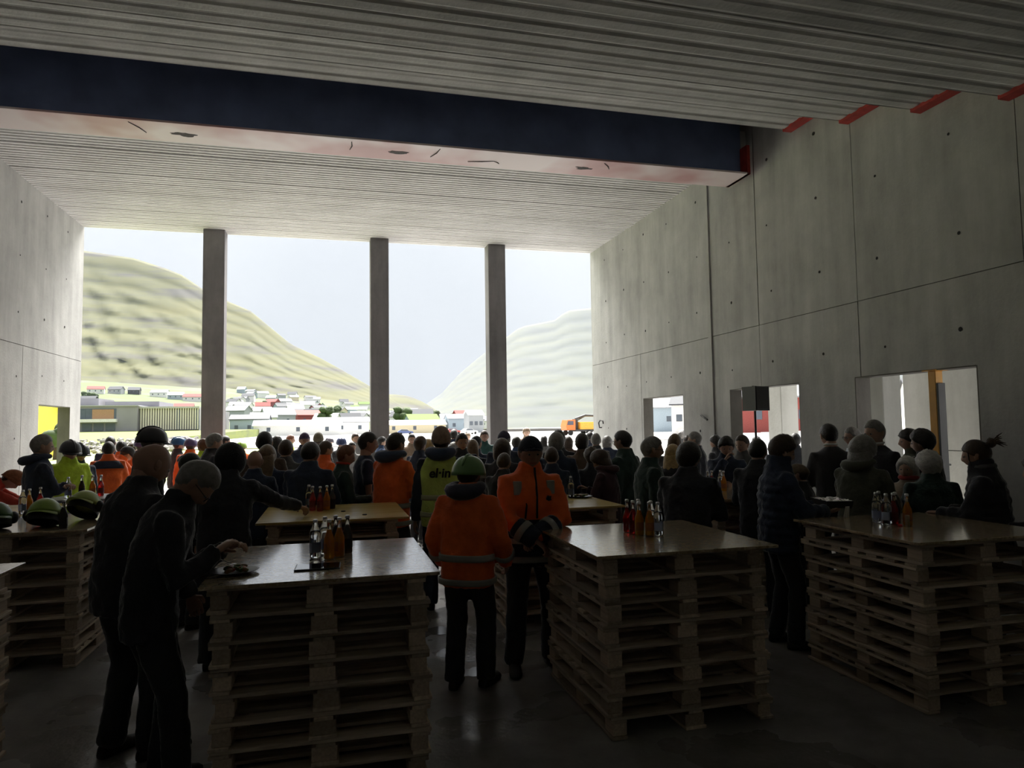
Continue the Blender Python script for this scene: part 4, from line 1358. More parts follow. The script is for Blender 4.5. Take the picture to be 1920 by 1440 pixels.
    ('bearded man turning left behind the green helmet', 1.835, 9.952, 1.764, 175.5, 'stand', 'jacket', (0.026, 0.028, 0.036), (0.04, 0.04, 0.046), 'short', (0.012, 0.01, 0.009), {}),
    ('short person in grey fleece beside the lettered vest', 2.219, 12.916, 1.558, 29.8, 'stand', 'jacket', (0.1, 0.1, 0.1), (0.04, 0.04, 0.046), 'curly', (0.22, 0.21, 0.2), {}),
    ('woman with long straight fair hair above the green helmet', 2.077, 10.346, 1.664, 16.4, 'stand', 'jacket', (0.026, 0.028, 0.036), (0.04, 0.04, 0.046), 'long', (0.16, 0.1, 0.05), {}),
    ('dark-haired person just behind the long fair hair', 2.23, 10.878, 1.71, 41.7, 'stand', 'jacket', (0.028, 0.04, 0.075), (0.04, 0.04, 0.046), 'short', (0.012, 0.01, 0.009), {}),
    ('tiny far fair-haired figure near the right column', 4.258, 21.96, 1.666, 186.0, 'stand', 'jacket', (0.1, 0.1, 0.1), (0.04, 0.04, 0.046), 'full', (0.16, 0.1, 0.05), {}),
    ('far man in green jacket facing the camera near the right column', 3.174, 14.525, 1.777, 187.3, 'stand', 'jacket', (0.03, 0.09, 0.08), (0.04, 0.04, 0.046), 'short', (0.05, 0.028, 0.016), {}),
    ('worker in green helmet, dark hoodie and orange jacket with grey bands', 0.966, 5.016, 1.627, 31.1, 'pockets', 'hivis', (0.95, 0.15, 0.03), (0.026, 0.028, 0.036), 'helmet', (0.17, 0.33, 0.12), {'bands': 1, 'hood': (0.055, 0.055, 0.085)}),
    ('man in dark purple cap behind the brown-haired woman', 2.465, 9.946, 1.79, 24.0, 'stand', 'jacket', (0.028, 0.04, 0.075), (0.04, 0.04, 0.046), 'cap', (0.04, 0.035, 0.07), {}),
    ('woman with wavy brown hair behind the small cropped head', 1.995, 8.151, 1.7, 18.8, 'stand', 'jacket', (0.04, 0.04, 0.046), (0.04, 0.04, 0.046), 'bob', (0.05, 0.028, 0.016), {}),
    ('short cropped-haired boy in dark jacket left of the tall orange jacket', 1.896, 7.711, 1.554, 33.9, 'hold', 'jacket', (0.026, 0.028, 0.036), (0.04, 0.04, 0.046), 'short', (0.05, 0.028, 0.016), {}),
    ('far curly-haired person looking over the crowd by the right column', 5.602, 19.807, 1.803, 190.8, 'stand', 'jacket', (0.25, 0.18, 0.13), (0.04, 0.04, 0.046), 'curly', (0.16, 0.1, 0.05), {}),
    ('large man in orange and navy work jacket and cap facing the camera', 1.516, 5.283, 1.769, 181.1, 'wrist', 'hivis', (0.95, 0.15, 0.03), (0.026, 0.028, 0.036), 'cap', (0.015, 0.02, 0.04), {'bands': 2}),
    ('dark-haired far person in blue left of the cap', 3.55, 13.311, 1.638, 25.0, 'stand', 'jacket', (0.03, 0.06, 0.14), (0.04, 0.04, 0.046), 'full', (0.012, 0.01, 0.009), {}),
    ('far dark-haired woman right of the cap', 5.417, 17.48, 1.608, 27.2, 'stand', 'jacket', (0.1, 0.1, 0.1), (0.04, 0.04, 0.046), 'long', (0.012, 0.01, 0.009), {}),
    ('silver-haired man right of the cap seen from behind', 2.702, 8.207, 1.753, 23.2, 'stand', 'jacket', (0.028, 0.04, 0.075), (0.04, 0.04, 0.046), 'full', (0.22, 0.21, 0.2), {}),
    ('dark-haired person behind the silver-haired man', 3.267, 9.808, 1.77, 18.4, 'stand', 'jacket', (0.026, 0.028, 0.036), (0.04, 0.04, 0.046), 'full', (0.012, 0.01, 0.009), {}),
    ('balding man in navy jacket just right of the large orange jacket', 2.468, 7.674, 1.61, 17.8, 'hold', 'jacket', (0.028, 0.04, 0.075), (0.04, 0.04, 0.046), 'short', (0.05, 0.028, 0.016), {}),
    ('far brown-haired woman between silver hair and dark head', 4.736, 13.602, 1.627, 19.2, 'stand', 'jacket', (0.1, 0.065, 0.045), (0.04, 0.04, 0.046), 'bob', (0.05, 0.028, 0.016), {}),
    ('dark-haired man in brown jacket below the orange truck', 3.455, 9.335, 1.722, 25.3, 'stand', 'jacket', (0.1, 0.065, 0.045), (0.04, 0.04, 0.046), 'full', (0.012, 0.01, 0.009), {}),
    ('tiny far dark head in front of the right wall corner', 6.149, 16.033, 1.703, 21.0, 'stand', 'jacket', (0.028, 0.04, 0.075), (0.04, 0.04, 0.046), 'short', (0.012, 0.01, 0.009), {}),
    ('shaven man in blue scarf near the right wall corner', 4.298, 10.936, 1.718, 21.5, 'stand', 'jacket', (0.1, 0.1, 0.1), (0.04, 0.04, 0.046), 'short', (0.22, 0.21, 0.2), {}),
    ('woman with bobbed grey-brown hair near the wall hook', 5.511, 13.4, 1.627, 22.4, 'stand', 'jacket', (0.028, 0.04, 0.075), (0.04, 0.04, 0.046), 'bob', (0.22, 0.21, 0.2), {}),
    ('tall man in glasses and dark green coat looking left', 3.409, 7.72, 1.781, -36.4, 'stand', 'coat', (0.03, 0.058, 0.05), (0.04, 0.04, 0.046), 'short', (0.012, 0.01, 0.009), {'glasses': 1}),
    ('woman in brown hooded jacket looking down at her plate', 3.047, 7.448, 1.59, -48.3, 'eat', 'jacket', (0.07, 0.035, 0.045), (0.04, 0.04, 0.046), 'bob', (0.05, 0.028, 0.016), {'hood': 1}),
    ('curly-haired woman in dark scarf behind the brown hooded jacket', 3.252, 8.422, 1.558, 1.0, 'stand', 'jacket', (0.04, 0.04, 0.046), (0.04, 0.04, 0.046), 'curly', (0.05, 0.028, 0.016), {}),
    ('man in glasses and dark green jacket looking right', 3.036, 6.322, 1.73, 100.9, 'stand', 'jacket', (0.03, 0.058, 0.05), (0.026, 0.028, 0.036), 'short', (0.22, 0.21, 0.2), {'glasses': 1}),
    ('woman with long blonde hair half hidden by a broad black coat', 4.066, 7.82, 1.6, 47.5, 'stand', 'jacket', (0.026, 0.028, 0.036), (0.04, 0.04, 0.046), 'long', (0.45, 0.31, 0.13), {}),
    ('taller woman with long fair hair in front of the first opening', 4.5, 8.584, 1.714, 47.7, 'stand', 'jacket', (0.04, 0.04, 0.046), (0.04, 0.04, 0.046), 'long', (0.16, 0.1, 0.05), {}),
    ('grey curly head at the right edge of the first opening', 8.229, 15.306, 1.698, 38.3, 'stand', 'jacket', (0.1, 0.1, 0.1), (0.04, 0.04, 0.046), 'curly', (0.22, 0.21, 0.2), {}),
    ('small far head beside the grey-haired man in black', 6.561, 11.935, 1.636, -1.3, 'stand', 'jacket', (0.028, 0.04, 0.075), (0.04, 0.04, 0.046), 'short', (0.05, 0.028, 0.016), {}),
    ('broad man in black coat with his back to the camera', 2.938, 5.382, 1.687, 43.8, 'hold', 'coat', (0.026, 0.028, 0.036), (0.026, 0.028, 0.036), 'full', (0.012, 0.01, 0.009), {}),
    ('grey-haired man in black coat against the wall between two openings', 5.314, 9.41, 1.734, -50.7, 'stand', 'coat', (0.026, 0.028, 0.036), (0.04, 0.04, 0.046), 'short', (0.22, 0.21, 0.2), {}),
    ('dark-haired person looking out left of the boy with his hand raised', 6.551, 10.911, 1.636, -29.2, 'stand', 'jacket', (0.026, 0.028, 0.036), (0.04, 0.04, 0.046), 'full', (0.012, 0.01, 0.009), {}),
    ('young man facing the camera with his hand raised to his chin', 4.863, 7.898, 1.68, 206.6, 'chin', 'jacket', (0.028, 0.04, 0.075), (0.04, 0.04, 0.046), 'full', (0.012, 0.01, 0.009), {}),
    ('smiling man behind the young man under the loudspeaker', 5.259, 8.114, 1.696, -117.2, 'stand', 'jacket', (0.1, 0.1, 0.1), (0.04, 0.04, 0.046), 'short', (0.05, 0.028, 0.016), {}),
    ('far dark curly head under the loudspeaker stand', 9.462, 14.088, 1.545, 203.9, 'stand', 'jacket', (0.04, 0.04, 0.046), (0.04, 0.04, 0.046), 'curly', (0.012, 0.01, 0.009), {}),
    ('man with short dark hair seen from behind under the loudspeaker', 4.021, 5.983, 1.696, 44.0, 'hold', 'jacket', (0.026, 0.028, 0.036), (0.026, 0.028, 0.036), 'short', (0.012, 0.01, 0.009), {}),
    ('tall brown-haired man in quilted navy jacket holding a tray', 3.665, 5.162, 1.737, 105.8, 'tray', 'puffer', (0.028, 0.04, 0.075), (0.026, 0.028, 0.036), 'full', (0.05, 0.028, 0.016), {}),
    ('boy in brown flat cap in profile beside the quilted jacket', 4.596, 6.085, 1.431, -38.1, 'stand', 'jacket', (0.04, 0.04, 0.046), (0.04, 0.04, 0.046), 'flatcap', (0.16, 0.12, 0.08), {}),
    ('dark-haired person behind the quilted jacket against the second opening', 7.995, 10.723, 1.641, 36.7, 'stand', 'jacket', (0.026, 0.028, 0.036), (0.04, 0.04, 0.046), 'full', (0.012, 0.01, 0.009), {}),
    ('man in dark suit jacket with his back to the camera, arms forward', 5.336, 6.547, 1.836, 14.0, 'hold', 'suit', (0.04, 0.04, 0.046), (0.026, 0.028, 0.036), 'short', (0.012, 0.01, 0.009), {}),
    ('grey-haired man in glasses between two dark suits', 6.562, 7.607, 1.781, -79.4, 'stand', 'suit', (0.04, 0.04, 0.046), (0.026, 0.028, 0.036), 'short', (0.22, 0.21, 0.2), {'glasses': 1}),
    ('woman with grey bobbed hair in olive hooded coat', 4.569, 5.245, 1.723, 71.3, 'hold', 'coat', (0.08, 0.085, 0.06), (0.026, 0.028, 0.036), 'bob', (0.22, 0.21, 0.2), {'hood': 1}),
    ('tall man in dark suit and light shirt beside the third opening', 5.541, 6.105, 1.861, -97.9, 'stand', 'suit', (0.026, 0.028, 0.036), (0.026, 0.028, 0.036), 'short', (0.22, 0.21, 0.2), {}),
    ('dark-haired woman in olive jacket half hidden by a bearded man', 6.564, 6.685, 1.74, -55.7, 'stand', 'jacket', (0.08, 0.085, 0.06), (0.04, 0.04, 0.046), 'full', (0.012, 0.01, 0.009), {}),
    ('dark-haired bearded man in black in front of the yellow post', 5.875, 5.817, 1.749, -25.0, 'stand', 'jacket', (0.026, 0.028, 0.036), (0.026, 0.028, 0.036), 'full', (0.012, 0.01, 0.009), {}),
    ('small white-haired woman in beige coat and red scarf', 5.347, 5.514, 1.505, -116.0, 'stand', 'coat', (0.3, 0.24, 0.18), (0.04, 0.04, 0.046), 'bob', (0.55, 0.54, 0.52), {'scarf': (0.3, 0.03, 0.03)}),
    ('curly white-haired woman in dark green coat seen from behind', 5.173, 5.091, 1.568, 25.4, 'stand', 'coat', (0.03, 0.058, 0.05), (0.04, 0.04, 0.046), 'curly', (0.55, 0.54, 0.52), {}),
    ('woman with tied-up hair in black quilted jacket leaning on the table', 5.117, 4.503, 1.69, -36.8, 'armtable', 'puffer', (0.026, 0.028, 0.036), (0.026, 0.028, 0.036), 'bun', (0.05, 0.028, 0.016), {'scarf': (0.12, 0.12, 0.125)}),
    ('person in dark knitted jumper cut off by the right edge', 5.08, 3.954, 1.586, -33.4, 'armtable', 'jacket', (0.04, 0.04, 0.046), (0.026, 0.028, 0.036), 'full', (0.05, 0.028, 0.016), {}),
]

# ================================================================== people
SKIN = [plain('skin', c, .55, 0, .08, 20) for c in ((.42, .25, .18), (.46, .29, .21), (.38, .22, .16))]
M_LIP = plain('lips', (.30, .10, .09), .5)
M_EYE = plain('dark_iris', (.02, .02, .025), .2)
M_EYEW = plain('eye_white', (.34, .31, .29), .4)
M_REFL = plain('reflective_tape', (.33, .33, .30), .45)
M_SHOE = plain('dark_shoe', (.018, .017, .016), .6)

POSES = {   # body-local targets for a 1.78 m figure: x to its right, y forward
    'stand': dict(lean=3, hp=4, L=(-.27, .02, .80), R=(.27, .05, .82), feet=((-.11, -.03), (.11, .05))),
    'pockets': dict(lean=4, hp=6, L=(-.25, .13, .91), R=(.25, .15, .93), feet=((-.10, -.05), (.11, .06))),
    'cross': dict(lean=2, hp=4, L=(.12, .24, 1.20), R=(-.12, .27, 1.17), pole=(1.0, -.3, -.6), pn='down', feet=((-.12, 0), (.12, .03))),
    'hold': dict(lean=5, hp=12, L=(-.11, .33, 1.12), R=(.12, .32, 1.14), pn='in', feet=((-.11, -.02), (.11, .04))),
    'eat': dict(lean=10, hp=28, L=(-.09, .34, 1.16), R=(.08, .30, 1.24), pn='down', feet=((-.11, -.02), (.11, .04))),
    'reach': dict(lean=14, hp=12, L=(-.20, .20, .98), R=(.50, .52, 1.16), pn='down', pole=(.2, -.4, -1), feet=((-.11, -.04), (.13, .10))),
    'plate': dict(lean=21, hp=38, L=(-.07, .29, 1.20), R=(.09, .25, 1.22), pn='down', feet=((-.13, -.02), (.12, .08))),
    'lean': dict(lean=28, hp=22, L=(-.16, .42, 1.02), R=(.18, .44, 1.05), pn='down', feet=((-.12, -.06), (.12, .08))),
    'stoop': dict(lean=13, hp=16, L=(-.26, .14, .84), R=(.25, .18, .86), feet=((-.11, -.04), (.12, .05))),
    'bend': dict(lean=62, hp=-5, L=(-.15, .66, .95), R=(.16, .62, .97), pn='down', feet=((-.13, -.06), (.13, .10))),
    'wrist': dict(lean=2, hp=6, L=(.01, .23, 1.03), R=(.03, .27, 1.00), pn='down', pole=(1.5, -.25, -.1), feet=((-.15, -.02), (.15, .03))),
    'chin': dict(lean=6, hp=10, L=(-.05, .26, 1.14), R=(.03, .20, 1.47), pn='in', pole=(.6, .3, -1), feet=((-.11, 0), (.11, .03))),
    'tray': dict(lean=3, hp=16, L=(-.12, .37, 1.13), R=(.13, .36, 1.13), pn='up', feet=((-.12, -.02), (.12, .06))),
    'armtable': dict(lean=8, hp=4, L=(-.06, .36, 1.135), R=(.16, .30, 1.13), pn='down', feet=((-.12, -.04), (.12, .05))),
}


def smooth01(t):
    t = max(0.0, min(1.0, t))
    return t * t * (3 - 2 * t)


class Fig:
    def __init__(s, pose):
        s.p = POSES[pose]
        L = rad(s.p['lean'])
        yb = -0.22 * math.sin(L)
        s.yb = yb
        s.tab = {}
        z0, pos = .95, Vector((0, yb, .95))
        s.samples = []
        for k in range(75):
            z = .95 + k * .01
            a = L * smooth01((z - .92) / .42)
            up = Vector((0, math.sin(a), math.cos(a)))
            s.samples.append((z, pos.copy(), up, Vector((0, math.cos(a), -math.sin(a)))))
            pos = pos + up * .01
        ha = L + rad(s.p['hp'])
        z, pos, up, fr = s.at(1.60)
        base = pos - up * .01
        R = Matrix.Rotation(-ha, 4, 'X')
        s.head = Matrix.Translation(base) @ R @ Matrix.Translation((0, .018, -.068)) @ Matrix.Diagonal((1.06, 1.06, 1.06, 1))
        s.arms = {}
        for nm, sg in (('L', -1), ('R', 1)):
            _, sp, su, sf = s.at(1.395)
            S = sp + Vector((sg * .178, 0, 0))
            T = Vector(s.p[nm])
            pole = Vector(s.p.get('pole', (.55, -1, -.25)))
            pole.x *= sg
            E, W = s.ik(S, T, .295, .262, pole)
            s.arms[nm] = (S, E, W)
        s.legs = {}
        for nm, sg, ft in (('L', -1, s.p['feet'][0]), ('R', 1, s.p['feet'][1])):
            Hp = Vector((sg * .09, yb, .92))
            K, A = s.ik(Hp, Vector((ft[0], ft[1], .085)), .425, .425, Vector((sg * .15, 1, 0)))
            s.legs[nm] = (Hp, K, A)

    def at(s, z):
        if z < .95:
            return z, Vector((0, s.yb, z)), Vector((0, 0, 1)), Vector((0, 1, 0))
        i = min(len(s.samples) - 1, int(round((z - .95) / .01)))
        return s.samples[i]

    @staticmethod
    def ik(S, T, a, b, pole):
        d = T - S
        D = min(d.length, (a + b) * .995)
        u = d.normalized()
        x = (a * a - b * b + D * D) / (2 * D)
        h = math.sqrt(max(0, a * a - x * x))
        q = (pole - u * pole.dot(u)).normalized()
        return S + u * x + q * h, S + u * D

    def torso(s, mb, rings, n=20, k=1.0, mi=0, cap=True, pw=2.5):
        out = []
        for (z, rx, ry) in rings:
            _, p, up, fr = s.at(z)
            r = []
            for j in range(n):
                a = 2 * math.pi * j / n
                c, sn = math.cos(a), math.sin(a)
                e = 2.0 / pw
                X = rx * k * math.copysign(abs(c) ** e, c)
                Y = ry * k * math.copysign(abs(sn) ** e, sn)
                r.append(tuple(p + Vector((X, 0, 0)) + fr * Y))
            out.append(r)
        mb.loft(out, mi, cap)

    def armpts(s, nm):
        S, E, W = s.arms[nm]
        sg = -1 if nm == 'L' else 1
        _, sp, su, sf = s.at(1.395)
        inn = sp + Vector((sg * .10, 0, 0))
        return [inn, S, S.lerp(E, .5), E, E.lerp(W, .5), W]


RINGS = {
    'body': [(.86, .150, .100), (.95, .160, .108), (1.08, .138, .095), (1.28, .160, .110), (1.36, .168, .108), (1.43, .130, .085), (1.48, .078, .068), (1.53, .056, .060), (1.60, .054, .058)],
    'jacket': [(.80, .183, .135), (.88, .190, .142), (.98, .184, .138), (1.10, .178, .132), (1.22, .190, .138), (1.32, .200, .142), (1.38, .190, .132), (1.43, .165, .115), (1.47, .125, .098), (1.505, .092, .086), (1.54, .078, .080), (1.56, .076, .078)],
    'hivis': [(.78, .200, .150), (.86, .205, .155), (.98, .200, .150), (1.10, .196, .146), (1.22, .206, .150), (1.32, .214, .152), (1.38, .204, .140), (1.43, .176, .120), (1.47, .134, .102), (1.505, .098, .090), (1.54, .084, .086), (1.57, .082, .084)],
    'coat': [(.52, .205, .150), (.65, .205, .152), (.80, .203, .150), (.95, .196, .146), (1.10, .184, .136), (1.22, .194, .141), (1.32, .204, .145), (1.38, .194, .134), (1.43, .168, .116), (1.47, .126, .098), (1.505, .092, .086), (1.54, .078, .080), (1.56, .076, .078)],
    'suit': [(.76, .190, .130), (.90, .190, .132), (1.08, .174, .124), (1.22, .190, .134), (1.33, .204, .138), (1.39, .196, .128), (1.44, .166, .110), (1.475, .118, .092), (1.50, .080, .076), (1.525, .068, .070)],
    'tshirt': [(.88, .165, .118), (1.0, .168, .120), (1.10, .160, .114), (1.24, .175, .124), (1.34, .186, .126), (1.40, .172, .112), (1.45, .135, .094), (1.49, .085, .075), (1.51, .068, .066)],
}
_pf = []
_z = .79
while _z < 1.46:
    base = 1.0
    for z_, m_ in ((_z, .95), (_z + .018, 1.09), (_z + .052, 1.09)):
        ref = [r for r in RINGS['hivis'] if r[0] <= z_][-1] if z_ > .78 else RINGS['hivis'][0]
        nx = [r for r in RINGS['hivis'] if r[0] > z_][0]
        t_ = (z_ - ref[0]) / (nx[0] - ref[0])
        _pf.append((z_, (ref[1] + (nx[1] - ref[1]) * t_) * m_, (ref[2] + (nx[2] - ref[2]) * t_) * m_))
    _z += .07
RINGS['puffer'] = _pf + [(1.49, .135, .115), (1.53, .10, .10), (1.565, .098, .10), (1.60, .094, .096)]
SLEEVE = {'jacket': (.07, .076, .068, .064, .058, .050), 'hivis': (.078, .084, .078, .074, .068, .058), 'coat': (.07, .078, .071, .066, .060, .052), 'suit': (.07, .076, .066, .060, .054, .046), 'puffer': (.08, .085, .085, .080, .072, .055), 'vest': (.07, .076, .068, .064, .058, .050)}

# ---- head
NU, NVH = 30, 24


def head_grid():
    g = []
    for i in range(NVH + 1):
        th = math.pi * i / NVH
        row = []
        for j in range(NU):
            ph = 2 * math.pi * j / NU
            d = Vector((math.sin(th) * math.sin(ph), math.sin(th) * math.cos(ph), -math.cos(th)))
            x, y, z = d.x * .077, d.y * .098, d.z * .113 + .113
            low = max(0, (.10 - z) / .10)
            x *= 1 - .26 * low ** 1.4
            if y < 0:
                y *= 1 - .42 * low ** 1.2
                y -= .008 * math.exp(-((z - .14) / .05) ** 2)
            else:
                y *= .95
                y += .010 * low * (1 - low * .3)
            if d.y > .2:
                ax = abs(x)
                y += .021 * math.exp(-(x / .011) ** 2) * math.exp(-((z - .088) / .020) ** 2)
                y += .009 * math.exp(-(x / .010) ** 2) * math.exp(-((z - .112) / .020) ** 2)
                y += .005 * math.exp(-((z - .133) / .008) ** 2) * math.exp(-(x / .045) ** 2)
                y -= .011 * math.exp(-((ax - .031) / .014) ** 2) * math.exp(-((z - .114) / .010) ** 2)
                y += .005 * math.exp(-(x / .022) ** 2) * math.exp(-((z - .054) / .008) ** 2)
                y -= .004 * math.exp(-(x / .024) ** 2) * math.exp(-((z - .040) / .006) ** 2)
                y += .007 * math.exp(-(x / .018) ** 2) * math.exp(-((z - .018) / .012) ** 2)
            row.append((Vector((x, y, z)), d))
        g.append(row)
    return g


HG = head_grid()


def grid_faces(off=0):
    f = []
    for i in range(NVH):
        for j in range(NU):
            k = (j + 1) % NU
            f.append((i * NU + j, (i + 1) * NU + j, (i + 1) * NU + k, i * NU + k))
    return f


GF = grid_faces()


def add_head(mb, M):
    vs_ = [tuple(M @ p) for row in HG for p, d in row]
    o = len(mb.v)
    mb.v.extend(vs_)
    for f in GF:
        c = sum((HG[q // NU][q % NU][0] for q in f), Vector()) / 4
        lip = c.y > .07 and abs(c.x) < .024 and .042 < c.z < .060
        mb.f.append(tuple(i + o for i in f))
        mb.m.append(1 if lip else 0)
    for s_ in (-1, 1):
        e = MB()
        e.ellipsoid((s_ * .031, .079, .114), (.0105, .0105, .0075), 8, 6, 3)
        e.ellipsoid((s_ * .031, .0875, .114), (.0062, .0040, .0062), 8, 5, 2)
        e.ellipsoid((s_ * .077, -.008, .103), (.010, .020, .032), 8, 6, 0, Matrix.Rotation(rad(14), 3, 'X'))
        e.ellipsoid((s_ * .084, -.012, .110), (.006, .017, .022), 8, 6, 0, Matrix.Rotation(rad(14), 3, 'X'))
        o = len(mb.v)
        mb.v.extend(tuple(M @ Vector(v)) for v in e.v)
        mb.f.extend(tuple(i + o for i in f) for f in e.f)
        mb.m.extend(e.m)


def zline(ang, table):
    return interp(ang, table)


HAIRLINE = {
    'short': [(0, .172), (50, .160), (72, .125), (85, .118), (105, .075), (125, .045), (180, .030)],
    'full': [(0, .162), (45, .150), (70, .120), (85, .108), (105, .065), (125, .030), (180, .015)],
    'long': [(0, .175), (30, .160), (60, .105), (80, .060), (100, .02), (180, -.01)],
    'beanie': [(0, .150), (90, .112), (180, .070)],
    'cap': [(0, .150), (90, .122), (180, .095)],
    'hood': [(0, .190), (30, .165), (60, .060), (85, .0), (120, -.02), (180, -.03)],
}


def hair_mesh(kind, col):
    base = {'short': 'short', 'full': 'full', 'long': 'long', 'bob': 'long', 'curly': 'full', 'bun': 'full', 'beanie': 'beanie', 'cap': 'cap', 'flatcap': 'cap', 'hoodup': 'hood'}[kind]
    tab = HAIRLINE[base]
    th = {'short': .009, 'full': .018, 'long': .016, 'bob': .022, 'curly': .030, 'bun': .012, 'beanie': .015, 'cap': .013, 'flatcap': .016, 'hoodup': .034}[kind]
    mb = MB()
    vs_ = []
    for row in HG:
        for p, d in row:
            ang = math.degrees(math.atan2(abs(d.x), d.y))
            if abs(d.x) < 1e-6 and abs(d.y) < 1e-6:
                ang = 90
            wgt = smooth01((p.z - zline(ang, tab)) / .016 + .5)
            t_ = th
            if kind == 'full':
                t_ = th + .012 * max(0, d.z) + .006 * noise.noise(p * 55)
            elif kind == 'curly':
                t_ = th + .014 * noise.noise(p * 48) + .008 * noise.noise(p * 110)
            elif kind == 'bob':
                t_ = th + .004 * noise.noise(p * 60) + .010 * max(0, 1 - abs(d.z)) * (1 if d.y < .3 else .3)
            elif kind == 'short':
                t_ = th + .004 * max(0, d.z) + .002 * noise.noise(p * 90)
            elif kind == 'beanie':
                t_ = th + .010 * max(0, d.z)
            elif kind == 'flatcap':
                t_ = th + .014 * max(0, d.y) - .006 * max(0, d.z)
            q = p + d * (-.010 + (t_ + .010) * wgt)
            vs_.append(tuple(q))
    mb.add(vs_, GF)
    n = 18
    if kind == 'long':
        for (z, rx, ry, yc) in ():
            pass
        prof = [(.12, .085, .060, -.045), (.06, .094, .058, -.055), (0, .098, .052, -.062), (-.06, .098, .045, -.070), (-.13, .090, .036, -.080), (-.20, .072, .024, -.088), (-.235, .050, .014, -.090)]
        mb.loft([[(rx * math.cos(6.283 * j / n) + .004 * noise.noise((j * 1.1, z * 20, 1)), yc + ry * math.sin(6.283 * j / n) + .006 * noise.noise((j * .9, z * 16, 4)), z) for j in range(n)] for z, rx, ry, yc in prof])
    if kind == 'bob':
        prof = [(.13, .096, .085, -.022), (.08, .102, .080, -.030), (.03, .102, .070, -.036), (-.01, .092, .058, -.040), (-.025, .070, .045, -.040)]
        mb.loft([[(rx * math.cos(6.283 * j / n), min(yc + ry * math.sin(6.283 * j / n), .035), z) for j in range(n)] for z, rx, ry, yc in prof])
    if kind == 'bun':
        e = MB()
        e.ellipsoid((0, -.125, .185), (.042, .040, .040), 12, 9)
        e.v = [tuple(Vector(v) + Vector(v).normalized() * .010 * noise.noise(Vector(v) * 70)) for v in e.v]
        mb.add(e.v, e.f)
        for a in range(9):
            q = rad(40 * a)
            d = Vector((math.cos(q) * .5, -1, math.sin(q) * .7)).normalized()
            c = Vector((0, -.13, .185))
            mb.tube([c, c + d * .05 + Vector((0, 0, .01)), c + d * (.07 + .02 * (a % 3))], [.010, .008, .002], 5)
        for s_ in (-1, 1):
            mb.tube([(s_ * .072, .045, .14), (s_ * .082, .05, .09), (s_ * .078, .048, .04)], [.008, .006, .002], 5)
    if kind == 'cap':
        rows = []
        for (rr, zz) in ((.0, .166), (.070, .160), (.068, .154), (.0, .158)):
            rows.append([(.070 * math.sin(rad(a)), .088 * math.cos(rad(a)) + rr * math.cos(rad(a * 1.1)), zz - .012 * abs(math.sin(rad(a)))) for a in range(-64, 65, 8)])
        mb.loft(rows, 0, False, False)
    if kind == 'flatcap':
        rows = []
        for (rr, zz) in ((.02, .165), (.045, .140), (.042, .134), (.0, .150)):
            rows.append([(.075 * math.sin(rad(a)), .092 * math.cos(rad(a)) + rr * math.cos(rad(a * 1.1)), zz - .008 * abs(math.sin(rad(a)))) for a in range(-64, 65, 8)])
        mb.loft(rows, 0, False, False)
    if kind == 'beanie':
        r1 = []
        for (o_, dz) in ((.013, -.010), (.024, -.006), (.024, .030), (.013, .036)):
            ring = []
            for j in range(24):
                a = 6.283 * j / 24
                ang = math.degrees(abs((a + math.pi) % 6.2832 - math.pi))
                zz = interp(ang, HAIRLINE['beanie']) + dz
                ring.append(((.076 + o_ - .006) * math.sin(a), (.094 + o_ - .004) * math.cos(a), zz))
            r1.append(ring)
        mb.loft(r1, 0, False)
    return mb.mesh('hair', [plain('hair_' + kind, tuple(col), .42 if kind not in ('beanie', 'cap', 'flatcap', 'hoodup') else .85, 0, .25, 30, .6, 90, Sheen_Weight=1.0, Sheen_Roughness=.2)], True)


def worn_helmet_mesh(col):
    n = 24
    mb = MB()
    rings = []
    for i in range(10):
        th = math.pi / 2 * i / 9
        c_, s_ = math.cos(th) ** .8 if i < 9 else .02, math.sin(th)
        rings.append([(.118 * c_ * math.sin(6.283 * j / n), (.140 * c_) * math.cos(6.283 * j / n) - .004, .128 + .128 * s_ - .02 * (1 - math.cos(6.283 * j / n)) * .5 * (1 - s_)) for j in range(n)])
    rings.insert(0, [(.110 * math.sin(6.283 * j / n), .132 * math.cos(6.283 * j / n) - .004, .130 - .02 * (1 - math.cos(6.283 * j / n)) * .5) for j in range(n)])
    mb.loft(rings, 0)
    rows = []
    for (rr, zz) in ((-.01, .138), (.048, .124), (.046, .118), (-.01, .130)):
        rows.append([(.116 * math.sin(rad(a)), .136 * math.cos(rad(a)) + rr * math.cos(rad(a * 1.15)), zz - .006 * abs(math.sin(rad(a)))) for a in range(-66, 67, 11)])
    mb.loft(rows, 0, False, False)
    ridge = []
    for k in range(9):
        a = rad(20 + k * 17.5)
        ridge.append((0, .142 * math.cos(a) - .004, .128 + .131 * math.sin(a)))
    mb.tube(ridge, [.006] + [.011] * 7 + [.006], 6)
    return mb.mesh('helmet', [plain('helmet_shell', tuple(col), .35, 0, .05)], True)


def head_part(kind, col):
    key = (kind, tuple(col))
    if key not in HAIRS:
        HAIRS[key] = worn_helmet_mesh(col) if kind == 'helmet' else hair_mesh(kind, col)
    return HAIRS[key]


HAIRS = {}


def glasses_mesh():
    mb = MB()
    for s_ in (-1, 1):
        mb.tube([(s_ * .033 + .023 * math.cos(6.283 * k / 14), .101 - .004 * abs(math.cos(6.283 * k / 14)), .113 + .017 * math.sin(6.283 * k / 14)) for k in range(15)], .0022, 5)
        mb.tube([(s_ * .055, .097, .117), (s_ * .080, .06, .117), (s_ * .086, -.01, .112)], .002, 5)
    mb.tube([(-.011, .104, .117), (.011, .104, .117)], .002, 5)
    return mb.mesh('glasses', [plain('glasses_frame', (.03, .03, .03), .3, .5)], True)


GLASSES = glasses_mesh()


